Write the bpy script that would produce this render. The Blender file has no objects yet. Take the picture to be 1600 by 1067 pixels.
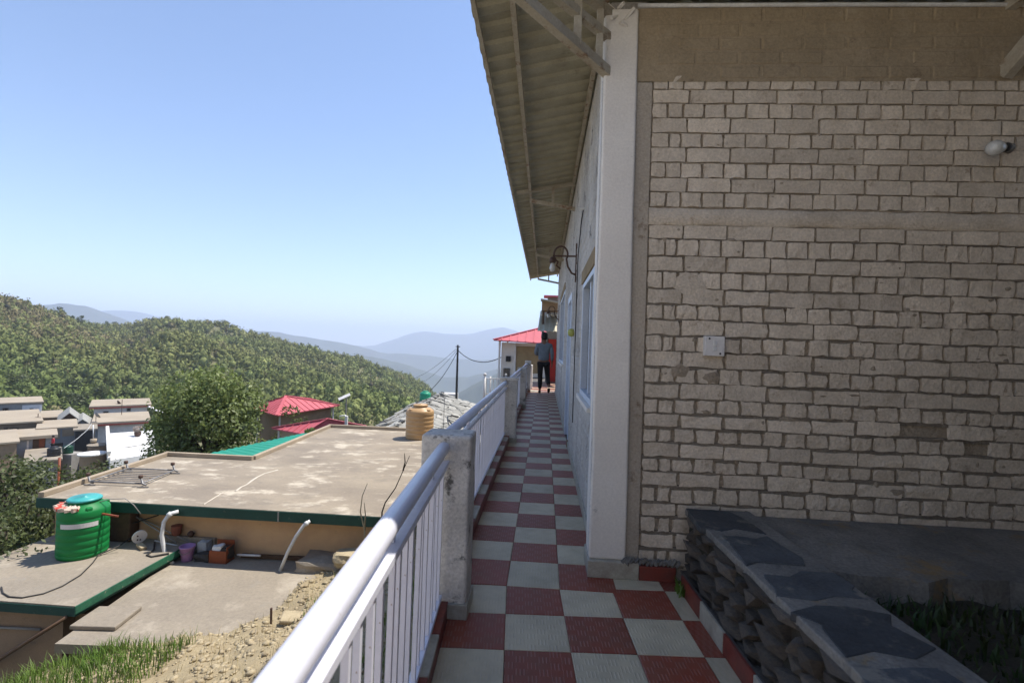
import bpy, math, random
import numpy as np
from mathutils import Matrix, Vector
random.seed(7); rng = np.random.default_rng(7)
S = bpy.context.scene
COL = S.collection

# ------------------------------------------------------------------ camera
F, PITCH, ROLL, EYE, YAW = 774.5, .01074, .03305, 1.358, .06637      # focal length in pixels of a 1600 px frame
cd = bpy.data.cameras.new('camera'); cam = bpy.data.objects.new('camera', cd); COL.objects.link(cam)
cd.sensor_width = 36; cd.lens = F / 1600 * 36; cd.clip_start = .05; cd.clip_end = 60000
cd.dof.use_dof = True; cd.dof.focus_distance = 5.0; cd.dof.aperture_fstop = 4.0
cam.matrix_world = Matrix.Translation((0, 0, EYE)) @ Matrix.Rotation(YAW, 4, 'Z') @ Matrix.Rotation(math.pi / 2 + PITCH, 4, 'X') @ Matrix.Rotation(ROLL, 4, 'Z')
S.camera = cam

# ------------------------------------------------------------------ sky and sun
SUN = Vector((.405, .262, 1.0)).normalized()
w = bpy.data.worlds.new('World'); S.world = w; w.use_nodes = True
wn = w.node_tree.nodes; wl = w.node_tree.links
sky = wn.new('ShaderNodeTexSky'); sky.sky_type = 'NISHITA'; sky.sun_disc = False
sky.sun_elevation = math.asin(SUN.z); sky.sun_rotation = math.atan2(SUN.x, SUN.y)
sky.altitude = 1800; sky.air_density = 1.15; sky.dust_density = .35; sky.ozone_density = 2.2
wb = wn.new('ShaderNodeMix'); wb.data_type = 'RGBA'; wb.blend_type = 'MULTIPLY'; wb.inputs['Factor'].default_value = 1; wb.inputs[7].default_value = (.985, .96, .985, 1)   # the camera's warm white balance
wl.new(sky.outputs[0], wb.inputs[6]); wl.new(wb.outputs[2], wn['Background'].inputs[0]); wn['Background'].inputs[1].default_value = .10
sl = bpy.data.lights.new('sun', 'SUN'); sl.energy = 3.05; sl.angle = math.radians(.55); sl.color = (1, .955, .88)
so = bpy.data.objects.new('sun', sl); COL.objects.link(so); so.rotation_euler = (-SUN).to_track_quat('-Z', 'Y').to_euler()
so.location = (10, 5, 30)
vs = S.view_settings; vs.view_transform = 'Standard'; vs.look = 'None'; vs.exposure = 1.2; vs.gamma = 1; vs.use_curve_mapping = False
S.cycles.use_denoising = True
S.cycles.max_bounces = 6; S.cycles.diffuse_bounces = 3; S.cycles.glossy_bounces = 3; S.cycles.transmission_bounces = 4
S.cycles.volume_bounces = 1; S.cycles.transparent_max_bounces = 6

# ------------------------------------------------------------------ survey helpers (turn a sighting into a place)
def ray(px, py):
    u, v = px - 800, py - 533.5
    cr, sr = math.cos(ROLL), math.sin(ROLL)
    a, b = u * cr + v * sr, -u * sr + v * cr
    X, y = a / F, -b / F
    c, s = math.cos(PITCH), math.sin(PITCH)
    Y, Z = c - y * s, s + y * c
    ca, sa = math.cos(YAW), math.sin(YAW)
    return Vector((X * ca - Y * sa, X * sa + Y * ca, Z))
def onz(px, py, z): r = ray(px, py); return r * ((z - EYE) / r.z) + Vector((0, 0, EYE))
def onx(px, py, x): r = ray(px, py); return r * (x / r.x) + Vector((0, 0, EYE))
def ony(px, py, y): r = ray(px, py); return r * (y / r.y) + Vector((0, 0, EYE))
def at(px, py, d): r = ray(px, py); return r * (d / math.hypot(r.x, r.y)) + Vector((0, 0, EYE))

# ------------------------------------------------------------------ object helpers
def tag(o, label=None, cat=None, group=None, kind=None):
    if label: o['label'] = label
    if cat: o['category'] = cat
    if group: o['group'] = group
    if kind: o['kind'] = kind
    return o
def thing(name, loc, label, cat, group=None):
    o = bpy.data.objects.new(name, None); COL.objects.link(o); o.location = loc; o.empty_display_size = .1
    return tag(o, label, cat, group)
def link(name, me, parent=None, loc=None, rot=None, local=False):
    o = bpy.data.objects.new(name, me); COL.objects.link(o)
    if parent is not None:
        o.parent = parent
        if not local: o.matrix_parent_inverse = world_of(parent).inverted()
    if loc is not None: o.location = loc
    if rot is not None: o.rotation_euler = rot
    return o
def world_of(o):
    m = Matrix.LocRotScale(o.location, o.rotation_euler, o.scale)
    return (world_of(o.parent) @ o.matrix_parent_inverse @ m) if o.parent else m
def dup(o, parent=None):
    c = o.copy(); COL.objects.link(c); c.parent = parent
    for ch in [x for x in bpy.data.objects if x.parent is o]: dup(ch, c)
    return c

class MB:
    def __init__(s): s.v = []; s.f = []
    def add(s, vs, fs):
        n = len(s.v); s.v += [tuple(p) for p in vs]; s.f += [tuple(i + n for i in f) for f in fs]; return s
    def box(s, x0, x1, y0, y1, z0, z1):
        return s.add([(x0,y0,z0),(x1,y0,z0),(x1,y1,z0),(x0,y1,z0),(x0,y0,z1),(x1,y0,z1),(x1,y1,z1),(x0,y1,z1)],
                     [(0,3,2,1),(4,5,6,7),(0,1,5,4),(1,2,6,5),(2,3,7,6),(3,0,4,7)])
    def hexa(s, b, t):
        return s.add(list(b) + list(t), [(0,3,2,1),(4,5,6,7),(0,1,5,4),(1,2,6,5),(2,3,7,6),(3,0,4,7)])
    def bar(s, a, b, wd, ht, up=(0, 0, 1)):
        a, b = Vector(a), Vector(b); d = (b - a).normalized(); u = Vector(up)
        sd = d.cross(u).normalized() * wd / 2; uu = sd.cross(d).normalized() * ht / 2
        return s.hexa([a-sd-uu, a+sd-uu, b+sd-uu, b-sd-uu], [a-sd+uu, a+sd+uu, b+sd+uu, b-sd+uu])
    def tube(s, pts, r, n=8, cap=True):
        pts = [Vector(p) for p in pts]; m = len(pts); rr = r if isinstance(r, (list, tuple)) else [r] * m
        prev = None; base = len(s.v)
        for i, p in enumerate(pts):
            d = (pts[min(i+1, m-1)] - pts[max(i-1, 0)]).normalized()
            if prev is None: prev = d.orthogonal().normalized()
            x = (prev - d * prev.dot(d)); x = x.normalized() if x.length > 1e-6 else d.orthogonal().normalized(); prev = x
            y = d.cross(x)
            for k in range(n):
                a = 2 * math.pi * k / n; s.v.append(tuple(p + (x * math.cos(a) + y * math.sin(a)) * rr[i]))
        for i in range(m - 1):
            for k in range(n):
                a, b = base + i*n + k, base + i*n + (k+1) % n; s.f.append((a, b, b + n, a + n))
        if cap: s.f.append(tuple(base + k for k in reversed(range(n)))); s.f.append(tuple(base + (m-1)*n + k for k in range(n)))
        return s
    def lathe(s, prof, n=32, c=(0, 0, 0), cap=True):
        base = len(s.v)
        for r, z in prof:
            for k in range(n):
                a = 2 * math.pi * k / n; s.v.append((c[0] + r * math.cos(a), c[1] + r * math.sin(a), c[2] + z))
        for i in range(len(prof) - 1):
            for k in range(n):
                a, b = base + i*n + k, base + i*n + (k+1) % n; s.f.append((a, b, b + n, a + n))
        if cap: s.f.append(tuple(base + k for k in reversed(range(n)))); s.f.append(tuple(base + (len(prof)-1)*n + k for k in range(n)))
        return s
    def prism(s, poly, z0, z1):
        n = len(poly); zz = lambda z, i: z[i] if isinstance(z, (list, tuple)) else z
        return s.add([(p[0], p[1], zz(z0, i)) for i, p in enumerate(poly)] + [(p[0], p[1], zz(z1, i)) for i, p in enumerate(poly)],
                     [tuple(reversed(range(n))), tuple(range(n, 2*n))] + [(i, (i+1) % n, n + (i+1) % n, n + i) for i in range(n)])
    def mesh(s, name, mat=None, smooth=False):
        me = bpy.data.meshes.new(name); me.from_pydata(s.v, [], s.f); me.update()
        if mat: me.materials.append(mat)
        if smooth: me.shade_smooth()
        return me
    def build(s, name, mat, parent=None, smooth=False, bevel=0, seg=2):
        o = link(name, s.mesh(name, mat, smooth), parent)
        if bevel:
            b = o.modifiers.new('bevel', 'BEVEL'); b.width = bevel; b.segments = seg; b.limit_method = 'ANGLE'; b.angle_limit = .6
        return o
def npmesh(name, V, Fq, mat, tint=None, smooth=False):
    V = np.asarray(V, np.float32).reshape(-1, 3); Fq = np.asarray(Fq, np.int32); k = Fq.shape[1]
    me = bpy.data.meshes.new(name)
    me.vertices.add(len(V)); me.vertices.foreach_set('co', V.ravel())
    me.loops.add(Fq.size); me.loops.foreach_set('vertex_index', Fq.ravel())
    me.polygons.add(len(Fq)); me.polygons.foreach_set('loop_start', np.arange(0, Fq.size, k, dtype=np.int32))
    me.update(calc_edges=True); me.validate()
    if mat: me.materials.append(mat)
    if tint is not None:
        a = me.attributes.new('tint', 'FLOAT_COLOR', 'POINT'); a.data.foreach_set('color', np.asarray(tint, np.float32).ravel())
    if smooth: me.shade_smooth()
    return me

# ------------------------------------------------------------------ materials
def nodes(name):
    m = bpy.data.materials.new(name); m.use_nodes = True; nt = m.node_tree
    return m, nt.nodes, nt.links, nt.nodes['Principled BSDF']
def N(ns, t, **kw):
    n = ns.new(t)
    for k, v in kw.items():
        if k in n.inputs: n.inputs[k].default_value = v
        else: setattr(n, k, v)
    return n
def rgba(c): return (c[0], c[1], c[2], 1)
def noise(ns, ls, vec, scale, detail=4, rough=.6):
    n = N(ns, 'ShaderNodeTexNoise', Scale=scale, Detail=detail, Roughness=rough); ls.new(vec, n.inputs['Vector']); return n
def ramp(ns, ls, src, stops):
    r = ns.new('ShaderNodeValToRGB'); e = r.color_ramp.elements
    while len(e) < len(stops): e.new(.5)
    for el, (p, c) in zip(e, stops): el.position = p; el.color = rgba(c) if not isinstance(c, (int, float)) else (c, c, c, 1)
    ls.new(src, r.inputs[0]); return r
def mixc(ns, ls, fac, a, b, mode='MIX'):
    m = ns.new('ShaderNodeMix'); m.data_type = 'RGBA'; m.blend_type = mode
    for sock, val in ((m.inputs['Factor'], fac), (m.inputs['A'] if 0 else m.inputs[6], a), (m.inputs[7], b)):
        if isinstance(val, (int, float)): sock.default_value = val
        elif isinstance(val, tuple): sock.default_value = rgba(val)
        else: ls.new(val, sock)
    return m.outputs[2]
def mat(name, c1, c2=None, *a_, s2=None, s2scale=2., s2lo=.56, s2hi=.74, **k_):
    return mat_(name, c1, c2, *a_, s2=(s2, s2scale, s2lo, s2hi) if s2 else None, **k_)
def mat_(name, c1, c2=None, scale=3., rough=.8, bump=.0, bscale=40., fine=.18, spots=None, sscale=9., slo=.60, shi=.68, metal=0., spec=.35, stretch=None, objrand=0., fscale=70., s2=None):
    m, ns, ls, bs = nodes(name)
    tc = ns.new('ShaderNodeTexCoord'); vec = tc.outputs['Object']
    if objrand:                                       # shared meshes: shift the pattern for each piece
        oi = ns.new('ShaderNodeObjectInfo'); va = ns.new('ShaderNodeVectorMath'); va.operation = 'MULTIPLY_ADD'
        ls.new(oi.outputs['Random'], va.inputs[0]); va.inputs[1].default_value = (37, 53, 71); ls.new(vec, va.inputs[2]); vec = va.outputs[0]
    if stretch:
        mp = ns.new('ShaderNodeMapping'); mp.inputs['Scale'].default_value = stretch; ls.new(vec, mp.inputs[0]); vec = mp.outputs[0]
    n1 = noise(ns, ls, vec, scale, 5)
    col = mixc(ns, ls, ramp(ns, ls, n1.outputs[0], [(.36, 0.), (.66, 1.)]).outputs[0], c1, c2 or tuple(x * .8 for x in c1))
    n2 = noise(ns, ls, vec, fscale, 3)
    col = mixc(ns, ls, 1., col, ramp(ns, ls, n2.outputs[0], [(.3, 1 - fine), (.7, 1 + 0.)]).outputs[0], 'MULTIPLY')
    if spots:
        n3 = noise(ns, ls, vec, sscale, 6, .7)
        col = mixc(ns, ls, ramp(ns, ls, n3.outputs[0], [(slo, 0.), (shi, 1.)]).outputs[0], col, spots)
    if s2:                                            # a second, broader layer of stains
        n4 = noise(ns, ls, vec, s2[1], 7, .72)
        col = mixc(ns, ls, ramp(ns, ls, n4.outputs[0], [(s2[2], 0.), (s2[3], .85)]).outputs[0], col, s2[0])
    if objrand:
        hv = N(ns, 'ShaderNodeHueSaturation'); mr = N(ns, 'ShaderNodeMapRange'); ls.new(oi.outputs['Random'], mr.inputs[0])
        mr.inputs[3].default_value = 1 - objrand; mr.inputs[4].default_value = 1 + objrand * .6
        ls.new(mr.outputs[0], hv.inputs['Value']); ls.new(col, hv.inputs['Color']); col = hv.outputs[0]
    ls.new(col, bs.inputs['Base Color']); bs.inputs['Metallic'].default_value = metal; bs.inputs['Specular IOR Level'].default_value = spec
    rr = N(ns, 'ShaderNodeMapRange'); ls.new(n1.outputs[0], rr.inputs[0]); rr.inputs[3].default_value = max(.05, rough - .1); rr.inputs[4].default_value = min(1, rough + .1)
    ls.new(rr.outputs[0], bs.inputs['Roughness'])
    if bump:
        nb = noise(ns, ls, vec, bscale, 6, .65); b = N(ns, 'ShaderNodeBump', Strength=min(1., bump), Distance=.01 if bump <= 1 else .01 * bump)
        ls.new(nb.outputs[0], b.inputs['Height']); ls.new(b.outputs[0], bs.inputs['Normal'])
    return m
def leafmat(name, c1, c2, scale=1.2, trans=.35, tint=False):
    m, ns, ls, bs = nodes(name); out = ns['Material Output']; ns.remove(bs)
    g = ns.new('ShaderNodeNewGeometry')
    if tint: at_ = N(ns, 'ShaderNodeAttribute', attribute_name='tint'); col = at_.outputs['Color']
    else:
        tc = ns.new('ShaderNodeTexCoord'); n1 = noise(ns, ls, tc.outputs['Object'], scale, 3)
        col = mixc(ns, ls, ramp(ns, ls, n1.outputs[0], [(.35, 0.), (.65, 1.)]).outputs[0], c1, c2)
    hv = N(ns, 'ShaderNodeHueSaturation'); mr = N(ns, 'ShaderNodeMapRange'); ls.new(g.outputs['Random Per Island'], mr.inputs[0])
    mr.inputs[3].default_value = .65; mr.inputs[4].default_value = 1.35; ls.new(mr.outputs[0], hv.inputs['Value']); ls.new(col, hv.inputs['Color'])
    d = N(ns, 'ShaderNodeBsdfDiffuse'); t = N(ns, 'ShaderNodeBsdfTranslucent'); gl = N(ns, 'ShaderNodeBsdfGlossy', Roughness=.5)
    mx = N(ns, 'ShaderNodeMixShader', Fac=trans); mg = N(ns, 'ShaderNodeMixShader', Fac=.0 if tint else .03)
    for x in (d, t): ls.new(hv.outputs[0], x.inputs['Color'])
    ls.new(d.outputs[0], mx.inputs[1]); ls.new(t.outputs[0], mx.inputs[2]); ls.new(mx.outputs[0], mg.inputs[1]); ls.new(gl.outputs[0], mg.inputs[2]); ls.new(mg.outputs[0], out.inputs[0])
    return m

def tilemat(name, col, dirt):
    m, ns, ls, bs = nodes(name); tc = ns.new('ShaderNodeTexCoord'); oi = ns.new('ShaderNodeObjectInfo')
    va = ns.new('ShaderNodeVectorMath'); va.operation = 'MULTIPLY_ADD'; ls.new(oi.outputs['Random'], va.inputs[0]); va.inputs[1].default_value = (31, 47, 11); ls.new(tc.outputs['Object'], va.inputs[2])
    n1 = noise(ns, ls, va.outputs[0], 6, 6, .65)
    c = mixc(ns, ls, ramp(ns, ls, n1.outputs[0], [(.40, 0.), (.78, .75)]).outputs[0], col, dirt)
    hv = N(ns, 'ShaderNodeHueSaturation'); mr = N(ns, 'ShaderNodeMapRange'); ls.new(oi.outputs['Random'], mr.inputs[0]); mr.inputs[3].default_value = .86; mr.inputs[4].default_value = 1.1
    ls.new(mr.outputs[0], hv.inputs['Value']); ls.new(c, hv.inputs['Color'])
    # moulded anti-slip ribs: short dashes along the tile in a staggered check
    sx = ns.new('ShaderNodeSeparateXYZ'); ls.new(tc.outputs['Object'], sx.inputs[0])
    def mth(op, a, b=None, clampv=False):
        q = ns.new('ShaderNodeMath'); q.operation = op; q.use_clamp = clampv
        for i, vv in enumerate((a, b)):
            if vv is None: continue
            if isinstance(vv, (int, float)): q.inputs[i].default_value = vv
            else: ls.new(vv, q.inputs[i])
        return q.outputs[0]
    rib = mth('SINE', mth('MULTIPLY', sx.outputs[0], 2 * math.pi / .0165))
    ch = mth('MULTIPLY', mth('SIGN', mth('SINE', mth('MULTIPLY', sx.outputs[0], 2 * math.pi / .10))), mth('SIGN', mth('SINE', mth('MULTIPLY', sx.outputs[1], 2 * math.pi / .085))))
    hgt = mth('MULTIPLY', mth('MULTIPLY', mth('ADD', rib, .1, True), mth('MAXIMUM', ch, 0.)), 1.)
    b = N(ns, 'ShaderNodeBump', Strength=.55, Distance=.0016); ls.new(hgt, b.inputs['Height']); ls.new(b.outputs[0], bs.inputs['Normal'])
    # the ribs are rubbed paler than the glaze
    c2 = mixc(ns, ls, mth('MULTIPLY', hgt, .10), hv.outputs[0], (.62, .56, .52))
    ls.new(c2, bs.inputs['Base Color'])
    rr = N(ns, 'ShaderNodeMapRange'); ls.new(n1.outputs[0], rr.inputs[0]); rr.inputs[3].default_value = .30; rr.inputs[4].default_value = .62; ls.new(rr.outputs[0], bs.inputs['Roughness'])
    bs.inputs['Specular IOR Level'].default_value = .4
    return m

m_red = tilemat('tile_red', (.245, .052, .028), (.18, .085, .055)); m_cream = tilemat('tile_cream', (.52, .445, .30), (.31, .26, .18))
m_mortar = mat('mortar', (.16, .14, .12), (.10, .09, .08), 8, .9, .4)
m_kred = mat('kerb_red', (.22, .042, .028), (.15, .045, .035), 12, .4, 0); m_kcream = mat('kerb_cream', (.45, .42, .34), (.32, .29, .23), 12, .45, 0)
m_post = mat('rendered_concrete', (.76, .71, .64), (.58, .54, .48), 5, .9, .8, 45, .3, (.13, .12, .105), 8, .575, .66)
m_paint = mat('rail_paint', (.76, .76, .84), (.69, .69, .77), 6, .32, .05, 90, .06, (.34, .27, .23), 30, .655, .70, spec=.5)
m_plaster = mat('white_plaster', (.80, .75, .67), (.72, .67, .60), 2.2, .85, .35, 30, .12, (.33, .31, .28), 5, .68, .74)
m_sidewall = mat('lime_washed_wall', (.64, .60, .54), (.44, .41, .37), 1.6, .92, 1.6, 16, .35, (.16, .15, .14), 4, .57, .68, stretch=(1, 1, .6))
m_brick = mat('whitewashed_brick', (.76, .65, .51), (.64, .54, .415), 7, .93, .7, 60, .26, (.30, .215, .14), 13, .60, .76, objrand=.13, s2=(.34, .27, .19), s2scale=4., s2lo=.58, s2hi=.80)
m_bmortar = mat('brick_mortar', (.44, .365, .27), (.34, .275, .20), 4, .95, 1.2, 40, .3, (.22, .165, .11), 6, .58, .70)
m_browned = mat('browned_plaster', (.34, .255, .14), (.28, .205, .115), 3, .93, .9, 25, .25, (.16, .12, .085), 9, .64, .72)
m_sheet = mat('galvanised_sheet', (.46, .42, .30), (.36, .325, .225), 2.5, .55, .1, 50, .15, (.20, .17, .12), 6, .6, .75, metal=.25)
m_steel = mat('painted_steel', (.46, .41, .32), (.36, .31, .23), 6, .6, .2, 60, .2, (.17, .085, .04), 7, .56, .66)
m_rust = mat('rusted_steel', (.12, .07, .05), (.08, .05, .04), 14, .8, .4, 80, .3)
m_slate = mat('slate', (.10, .108, .112), (.06, .065, .07), 4, .75, .8, 30, .3, (.19, .175, .145), 6, .56, .66, objrand=.3)
m_rubble = mat('rubble_stone', (.24, .195, .145), (.15, .135, .12), 5, .9, 1.1, 28, .4, (.20, .16, .11), 8, .6, .7, objrand=.45)
m_cement = mat('cement_smear', (.27, .25, .215), (.17, .16, .14), 4, .92, .9, 35, .35, (.24, .17, .085), 3, .57, .66)
m_conc = mat('roof_concrete', (.335, .275, .20), (.25, .205, .155), .55, .92, .5, 22, .16, (.50, .43, .33), 1.3, .53, .66, fscale=18, stretch=(1, 1.6, 1), s2=(.19, .16, .125), s2scale=1.4, s2lo=.52, s2hi=.72)
m_conc2 = mat('slab_concrete', (.315, .265, .20), (.26, .22, .17), .8, .92, .5, 25, .18, (.25, .22, .18), 3, .58, .72, fscale=22, s2=(.39, .335, .26), s2scale=1.1, s2lo=.54, s2hi=.66)
m_conc_edge = mat('parapet_concrete', (.44, .35, .245), (.36, .285, .20), 2, .92, .6, 25, .2, (.25, .21, .17), 5, .62, .72)
m_green = mat('dark_green_paint', (.012, .068, .050), (.010, .050, .038), 3, .6, .3, 30, .25, (.13, .14, .11), 9, .645, .69)
m_green2 = mat('worn_green_paint', (.03, .16, .085), (.02, .10, .06), 5, .6, .4, 30, .3, (.20, .22, .16), 9, .6, .66)
m_peach = mat('peach_wall', (.62, .40, .22), (.52, .33, .19), 2.2, .9, .4, 25, .15, (.30, .22, .15), 3.5, .64, .69)
m_tan = mat('tan_wall', (.34, .235, .15), (.28, .20, .13), 2, .9, .4, 25, .2, (.20, .15, .11), 4, .62, .7)
m_tank_g = mat('green_plastic', (.010, .20, .048), (.008, .165, .04), 2, .5, 0, 20, .06, spec=.25); m_tank_lid = mat('turquoise_plastic', (.07, .42, .40), (.055, .35, .34), 3, .4)
m_tank_t = mat('tan_plastic', (.52, .325, .15), (.47, .29, .135), 2, .42, 0, 20, .06); m_tank_b = mat('black_plastic', (.018, .018, .018), (.025, .024, .022), 3, .45)
m_white = mat('white_paint', (.74, .71, .67), (.64, .615, .58), 3, .7, .2, 30, .1); m_pvc = mat('white_pvc', (.72, .72, .70), (.62, .61, .58), 8, .45)
m_pink = mat('lilac_plastic', (.40, .22, .42), (.34, .18, .36), 5, .4); m_orange = mat('orange_plastic', (.27, .065, .02), (.20, .05, .018), 5, .5)
m_redroof = mat('red_roof_sheet', (.58, .13, .145), (.50, .11, .125), 1.2, .55, 0, 30, .1, (.62, .28, .27), 2.5, .62, .74)
m_greenroof = mat('green_roof_sheet', (.012, .27, .165), (.015, .23, .14), 1.0, .5, 0, 30, .1)
m_rock = mat('roof_slate_grey', (.40, .385, .34), (.29, .28, .25), 2, .9, .6, 20, .25, (.50, .48, .42), 3, .58, .68, objrand=.3)
m_soil = mat('dry_soil', (.40, .32, .19), (.33, .255, .15), 2.5, .95, 1.5, 14, .35, (.24, .19, .11), 5, .58, .68)
m_darksoil = mat('damp_soil', (.06, .05, .035), (.04, .04, .025), 4, .95, 1, 20, .3)
m_stone = mat('rubble_chips', (.50, .41, .26), (.39, .31, .195), 3, .95, .5, 30, .3, (.27, .22, .14), 9, .55, .65)
m_oldbrick = mat('red_brick', (.33, .115, .07), (.25, .09, .06), 9, .9, .6, 40, .3)
m_glass_dark = mat('window_glass', (.02, .025, .03), (.03, .035, .04), 3, .06, spec=.9)
m_frame = mat('blue_white_frame', (.60, .66, .74), (.52, .58, .67), 5, .45); m_door = mat('red_door', (.42, .028, .02), (.34, .025, .02), 4, .45)
m_wood = mat('dark_wood', (.10, .055, .03), (.07, .04, .022), 10, .7, .3); m_brownpipe = mat('brown_pipe', (.20, .12, .07), (.15, .09, .055), 6, .6)
m_hose = mat('black_hose', (.03, .028, .026), (.05, .045, .04), 8, .6); m_wire = mat('wire', (.02, .02, .022), (.03, .03, .03), 4, .6)
m_grey = mat('grey_wall', (.34, .32, .29), (.26, .245, .22), 1.5, .9, .3, 20, .2); m_bluegrey = mat('blue_grey_wall', (.33, .355, .38), (.27, .29, .31), 1.5, .9, .3, 20, .2)
m_tanroof = mat('far_roof_concrete', (.40, .33, .24), (.34, .275, .20), .4, .95, .3, 8, .15, (.34, .30, .24), .8, .58, .7); m_redtrim = mat('red_trim', (.34, .07, .05), (.27, .06, .045), 2, .7)
m_bark = mat('bark', (.10, .075, .055), (.06, .045, .035), 6, .95, 1, 20, .3)
m_leaf = leafmat('walnut_leaves', (.19, .225, .065), (.13, .17, .048), .6); m_leaf2 = leafmat('shrub_leaves', (.11, .13, .045), (.055, .075, .026), 1.1)
m_leaf3 = leafmat('olive_leaves', (.13, .14, .045), (.06, .085, .025), 1.4); m_grass = leafmat('grass_blades', (.10, .19, .025), (.16, .21, .05), 2., .3)
m_forest = leafmat('forest_foliage', (0, 0, 0), (0, 0, 0), 1, .15, True)

# ================================================================== the walkway
N0 = Vector((-.137, 2.24, 0)); AN = -.0596           # the near stretch turns a little to the left
er = Vector((math.sin(AN), math.cos(AN), 0)); ec = Vector((math.cos(AN), -math.sin(AN), 0))
def L(c, r, z=0): return N0 + ec * c + er * r + Vector((0, 0, z))
walk = MB(); walk.box(-.575, .60, 2.80, 15.42, -2.9, -.012)
walk.prism([tuple(L(-.36, -4.2))[:2], tuple(L(1.45, -4.2))[:2], tuple(L(1.45, .62))[:2], tuple(L(-.36, .62))[:2]], -2.9, -.0125)
walk.box(-.62, 1.2, 15.42, 24.0, -2.9, -.028)
walkway = tag(walk.build('walkway', m_mortar), kind='structure')
def tile_mesh(m):
    b = MB(); e = .0035
    def ring(i, z): return [(i, i, z), (.298 - i, i, z), (.298 - i, .298 - i, z), (i, .298 - i, z)]
    b.v = ring(0, -.011) + ring(0, -.002) + ring(e, 0)
    b.f = [(8, 9, 10, 11)] + [(i + 4*k, (i+1) % 4 + 4*k, (i+1) % 4 + 4*k + 4, i + 4*k + 4) for k in (0, 1) for i in range(4)]
    return b.mesh('tile', m)
TM = [tile_mesh(m_cream), tile_mesh(m_red)]
def tile(p, rz, sx=1., sy=1., par=0, parent=walkway):
    o = link('tile', TM[par % 2], parent, loc=(p[0] + random.uniform(-.0008, .0008), p[1], p[2] + random.uniform(-.0012, .0004)), rot=(0, 0, rz + random.uniform(-.003, .003)), local=True)
    o.scale = (sx, sy, 1); return o
for r in range(-9, 2):
    for c in range(-1, 4):
        tile(L(-.29 if c == -1 else .3 * c, .3 * r), -AN, .29 / .3 if c == -1 else (.3 if c == 3 else 1), 1, (c + r) % 2)
for c in (2, 3): tile(L(.3 * c, .6), -AN, .3 if c == 3 else 1, .46 if c == 2 else .40, (c + 2) % 2)
for k in range(2, 44):
    y = 3.164 + .3 * (k - 3)
    for c in (-1, 0, 1):
        x0 = (-.465, -.172, .128)[c + 1]; sx = (.293 / .3, 1, 1.08 if k == 2 else .79)[c + 1]
        t_ = tile((x0, y - (.035 if k == 2 else 0), .0018), 0, sx, 1.12 if k == 2 else (.6 if k == 43 else 1), (c + k) % 2)
for k in range(14):                                   # the landing beyond the threshold
    for c in (-1, 0, 1): tile((-.47 + .3 * (c + 1), 15.55 + .3 * k, -.016), 0, 1, 1, 1 if (c + k) % 3 else 0)
tag(MB().box(-.46, .36, 15.39, 15.46, -.02, .018).build('threshold', m_white, walkway, bevel=.004))
# kerbs under the railing and along the stone wall
kerb = tag(MB().prism([tuple(L(c, r))[:2] for c, r in ((-.352, -4.2), (-.298, -4.2), (-.298, .2), (-.352, .2))], -.02, .068).build('kerb', m_mortar), kind='structure')
kerbf = tag(MB().box(-.570, -.473, 2.70, 15.30, -.02, .088).build('kerb', m_mortar), kind='structure')
def ktile(poly, z0, z1, par, parent): MB().prism(poly, z0, z1).build('kerb_tile', m_kred if par else m_kcream, parent, bevel=.003)
r = .245; par = 1
while r > -2.6:
    q = r - .285; ktile([tuple(L(c, rr))[:2] for c, rr in ((-.360, q + .002), (-.289, q + .002), (-.289, r - .002), (-.360, r - .002))], .060, .080, par, kerb)
    MB().prism([tuple(L(c, rr))[:2] for c, rr in ((-.298, q + .002), (-.2905, q + .002), (-.2905, r - .002), (-.298, r - .002))], -.005, .061).build('kerb_tile', m_kred, kerb)
    r = q; par = 1 - par
y = 2.71; par = 1
while y < 15.2:
    MB().box(-.578, -.464, y + .002, y + .298, .082, .100).build('kerb_tile', m_kred if par else m_kcream, kerbf, bevel=.003)
    MB().box(-.474, -.4655, y + .002, y + .298, -.005, .0825).build('kerb_tile', m_kred, kerbf)
    y += .3; par = 1 - par
skb = tag(MB().prism([tuple(L(c, r))[:2] for c, r in ((1.003, -4.2), (1.02, -4.2), (1.02, .64), (1.003, .64))], -.02, .085).build('skirting', m_mortar), kind='structure')
r = .60; par = 1
while r > -2.6:
    q = r - .285
    MB().prism([tuple(L(c, rr))[:2] for c, rr in ((.990, q + .002), (1.004, q + .002), (1.004, r - .002), (.990, r - .002))], -.005, .092).build('skirting_tile', m_kred if par else m_kcream, skb, bevel=.002)
    r = q; par = 1 - par

# ================================================================== parapet posts and railings
def post(x0, x1, y0, y1, h, label, cap=False):
    t = thing('parapet_post', ((x0 + x1) / 2, (y0 + y1) / 2, 0), label, 'post', 'concrete posts along the railing')
    b = MB(); n = 7; rr = random.Random(int(y0 * 10))
    for i in range(n):
        z = h * i / (n - 1); j = lambda: rr.uniform(-.004, .004)
        b.v += [(x0 + j(), y0 + j(), z), (x1 + j(), y0 + j(), z), (x1 + j(), y1 + j(), z), (x0 + j(), y1 + j(), z)]
    b.f = [(0, 3, 2, 1), tuple(4 * (n - 1) + k for k in range(4))] + [(4*i + k, 4*i + (k+1) % 4, 4*i + 4 + (k+1) % 4, 4*i + 4 + k) for i in range(n - 1) for k in range(4)]
    b.build('shaft', m_post, t, bevel=.016, seg=3)
    if cap: MB().box(x0 - .03, x1 + .012, y0 - .012, y1 + .012, h - .01, h + .035).build('cap', m_post, t, bevel=.008)
    MB().box((x0 + x1) / 2, x1 + .010, y0 - .012, y1 + .010, -.001, .072).build('base_tile', m_kcream, t, bevel=.003)
    return t
post(-.605, -.352, 2.46, 2.66, .905, 'weathered concrete post standing where the tiled walkway bends, rail pipe let into its face')
post(-.590, -.372, 7.02, 7.20, .885, 'grey concrete post with a wider flat cap between two rail lengths', True)
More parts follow.
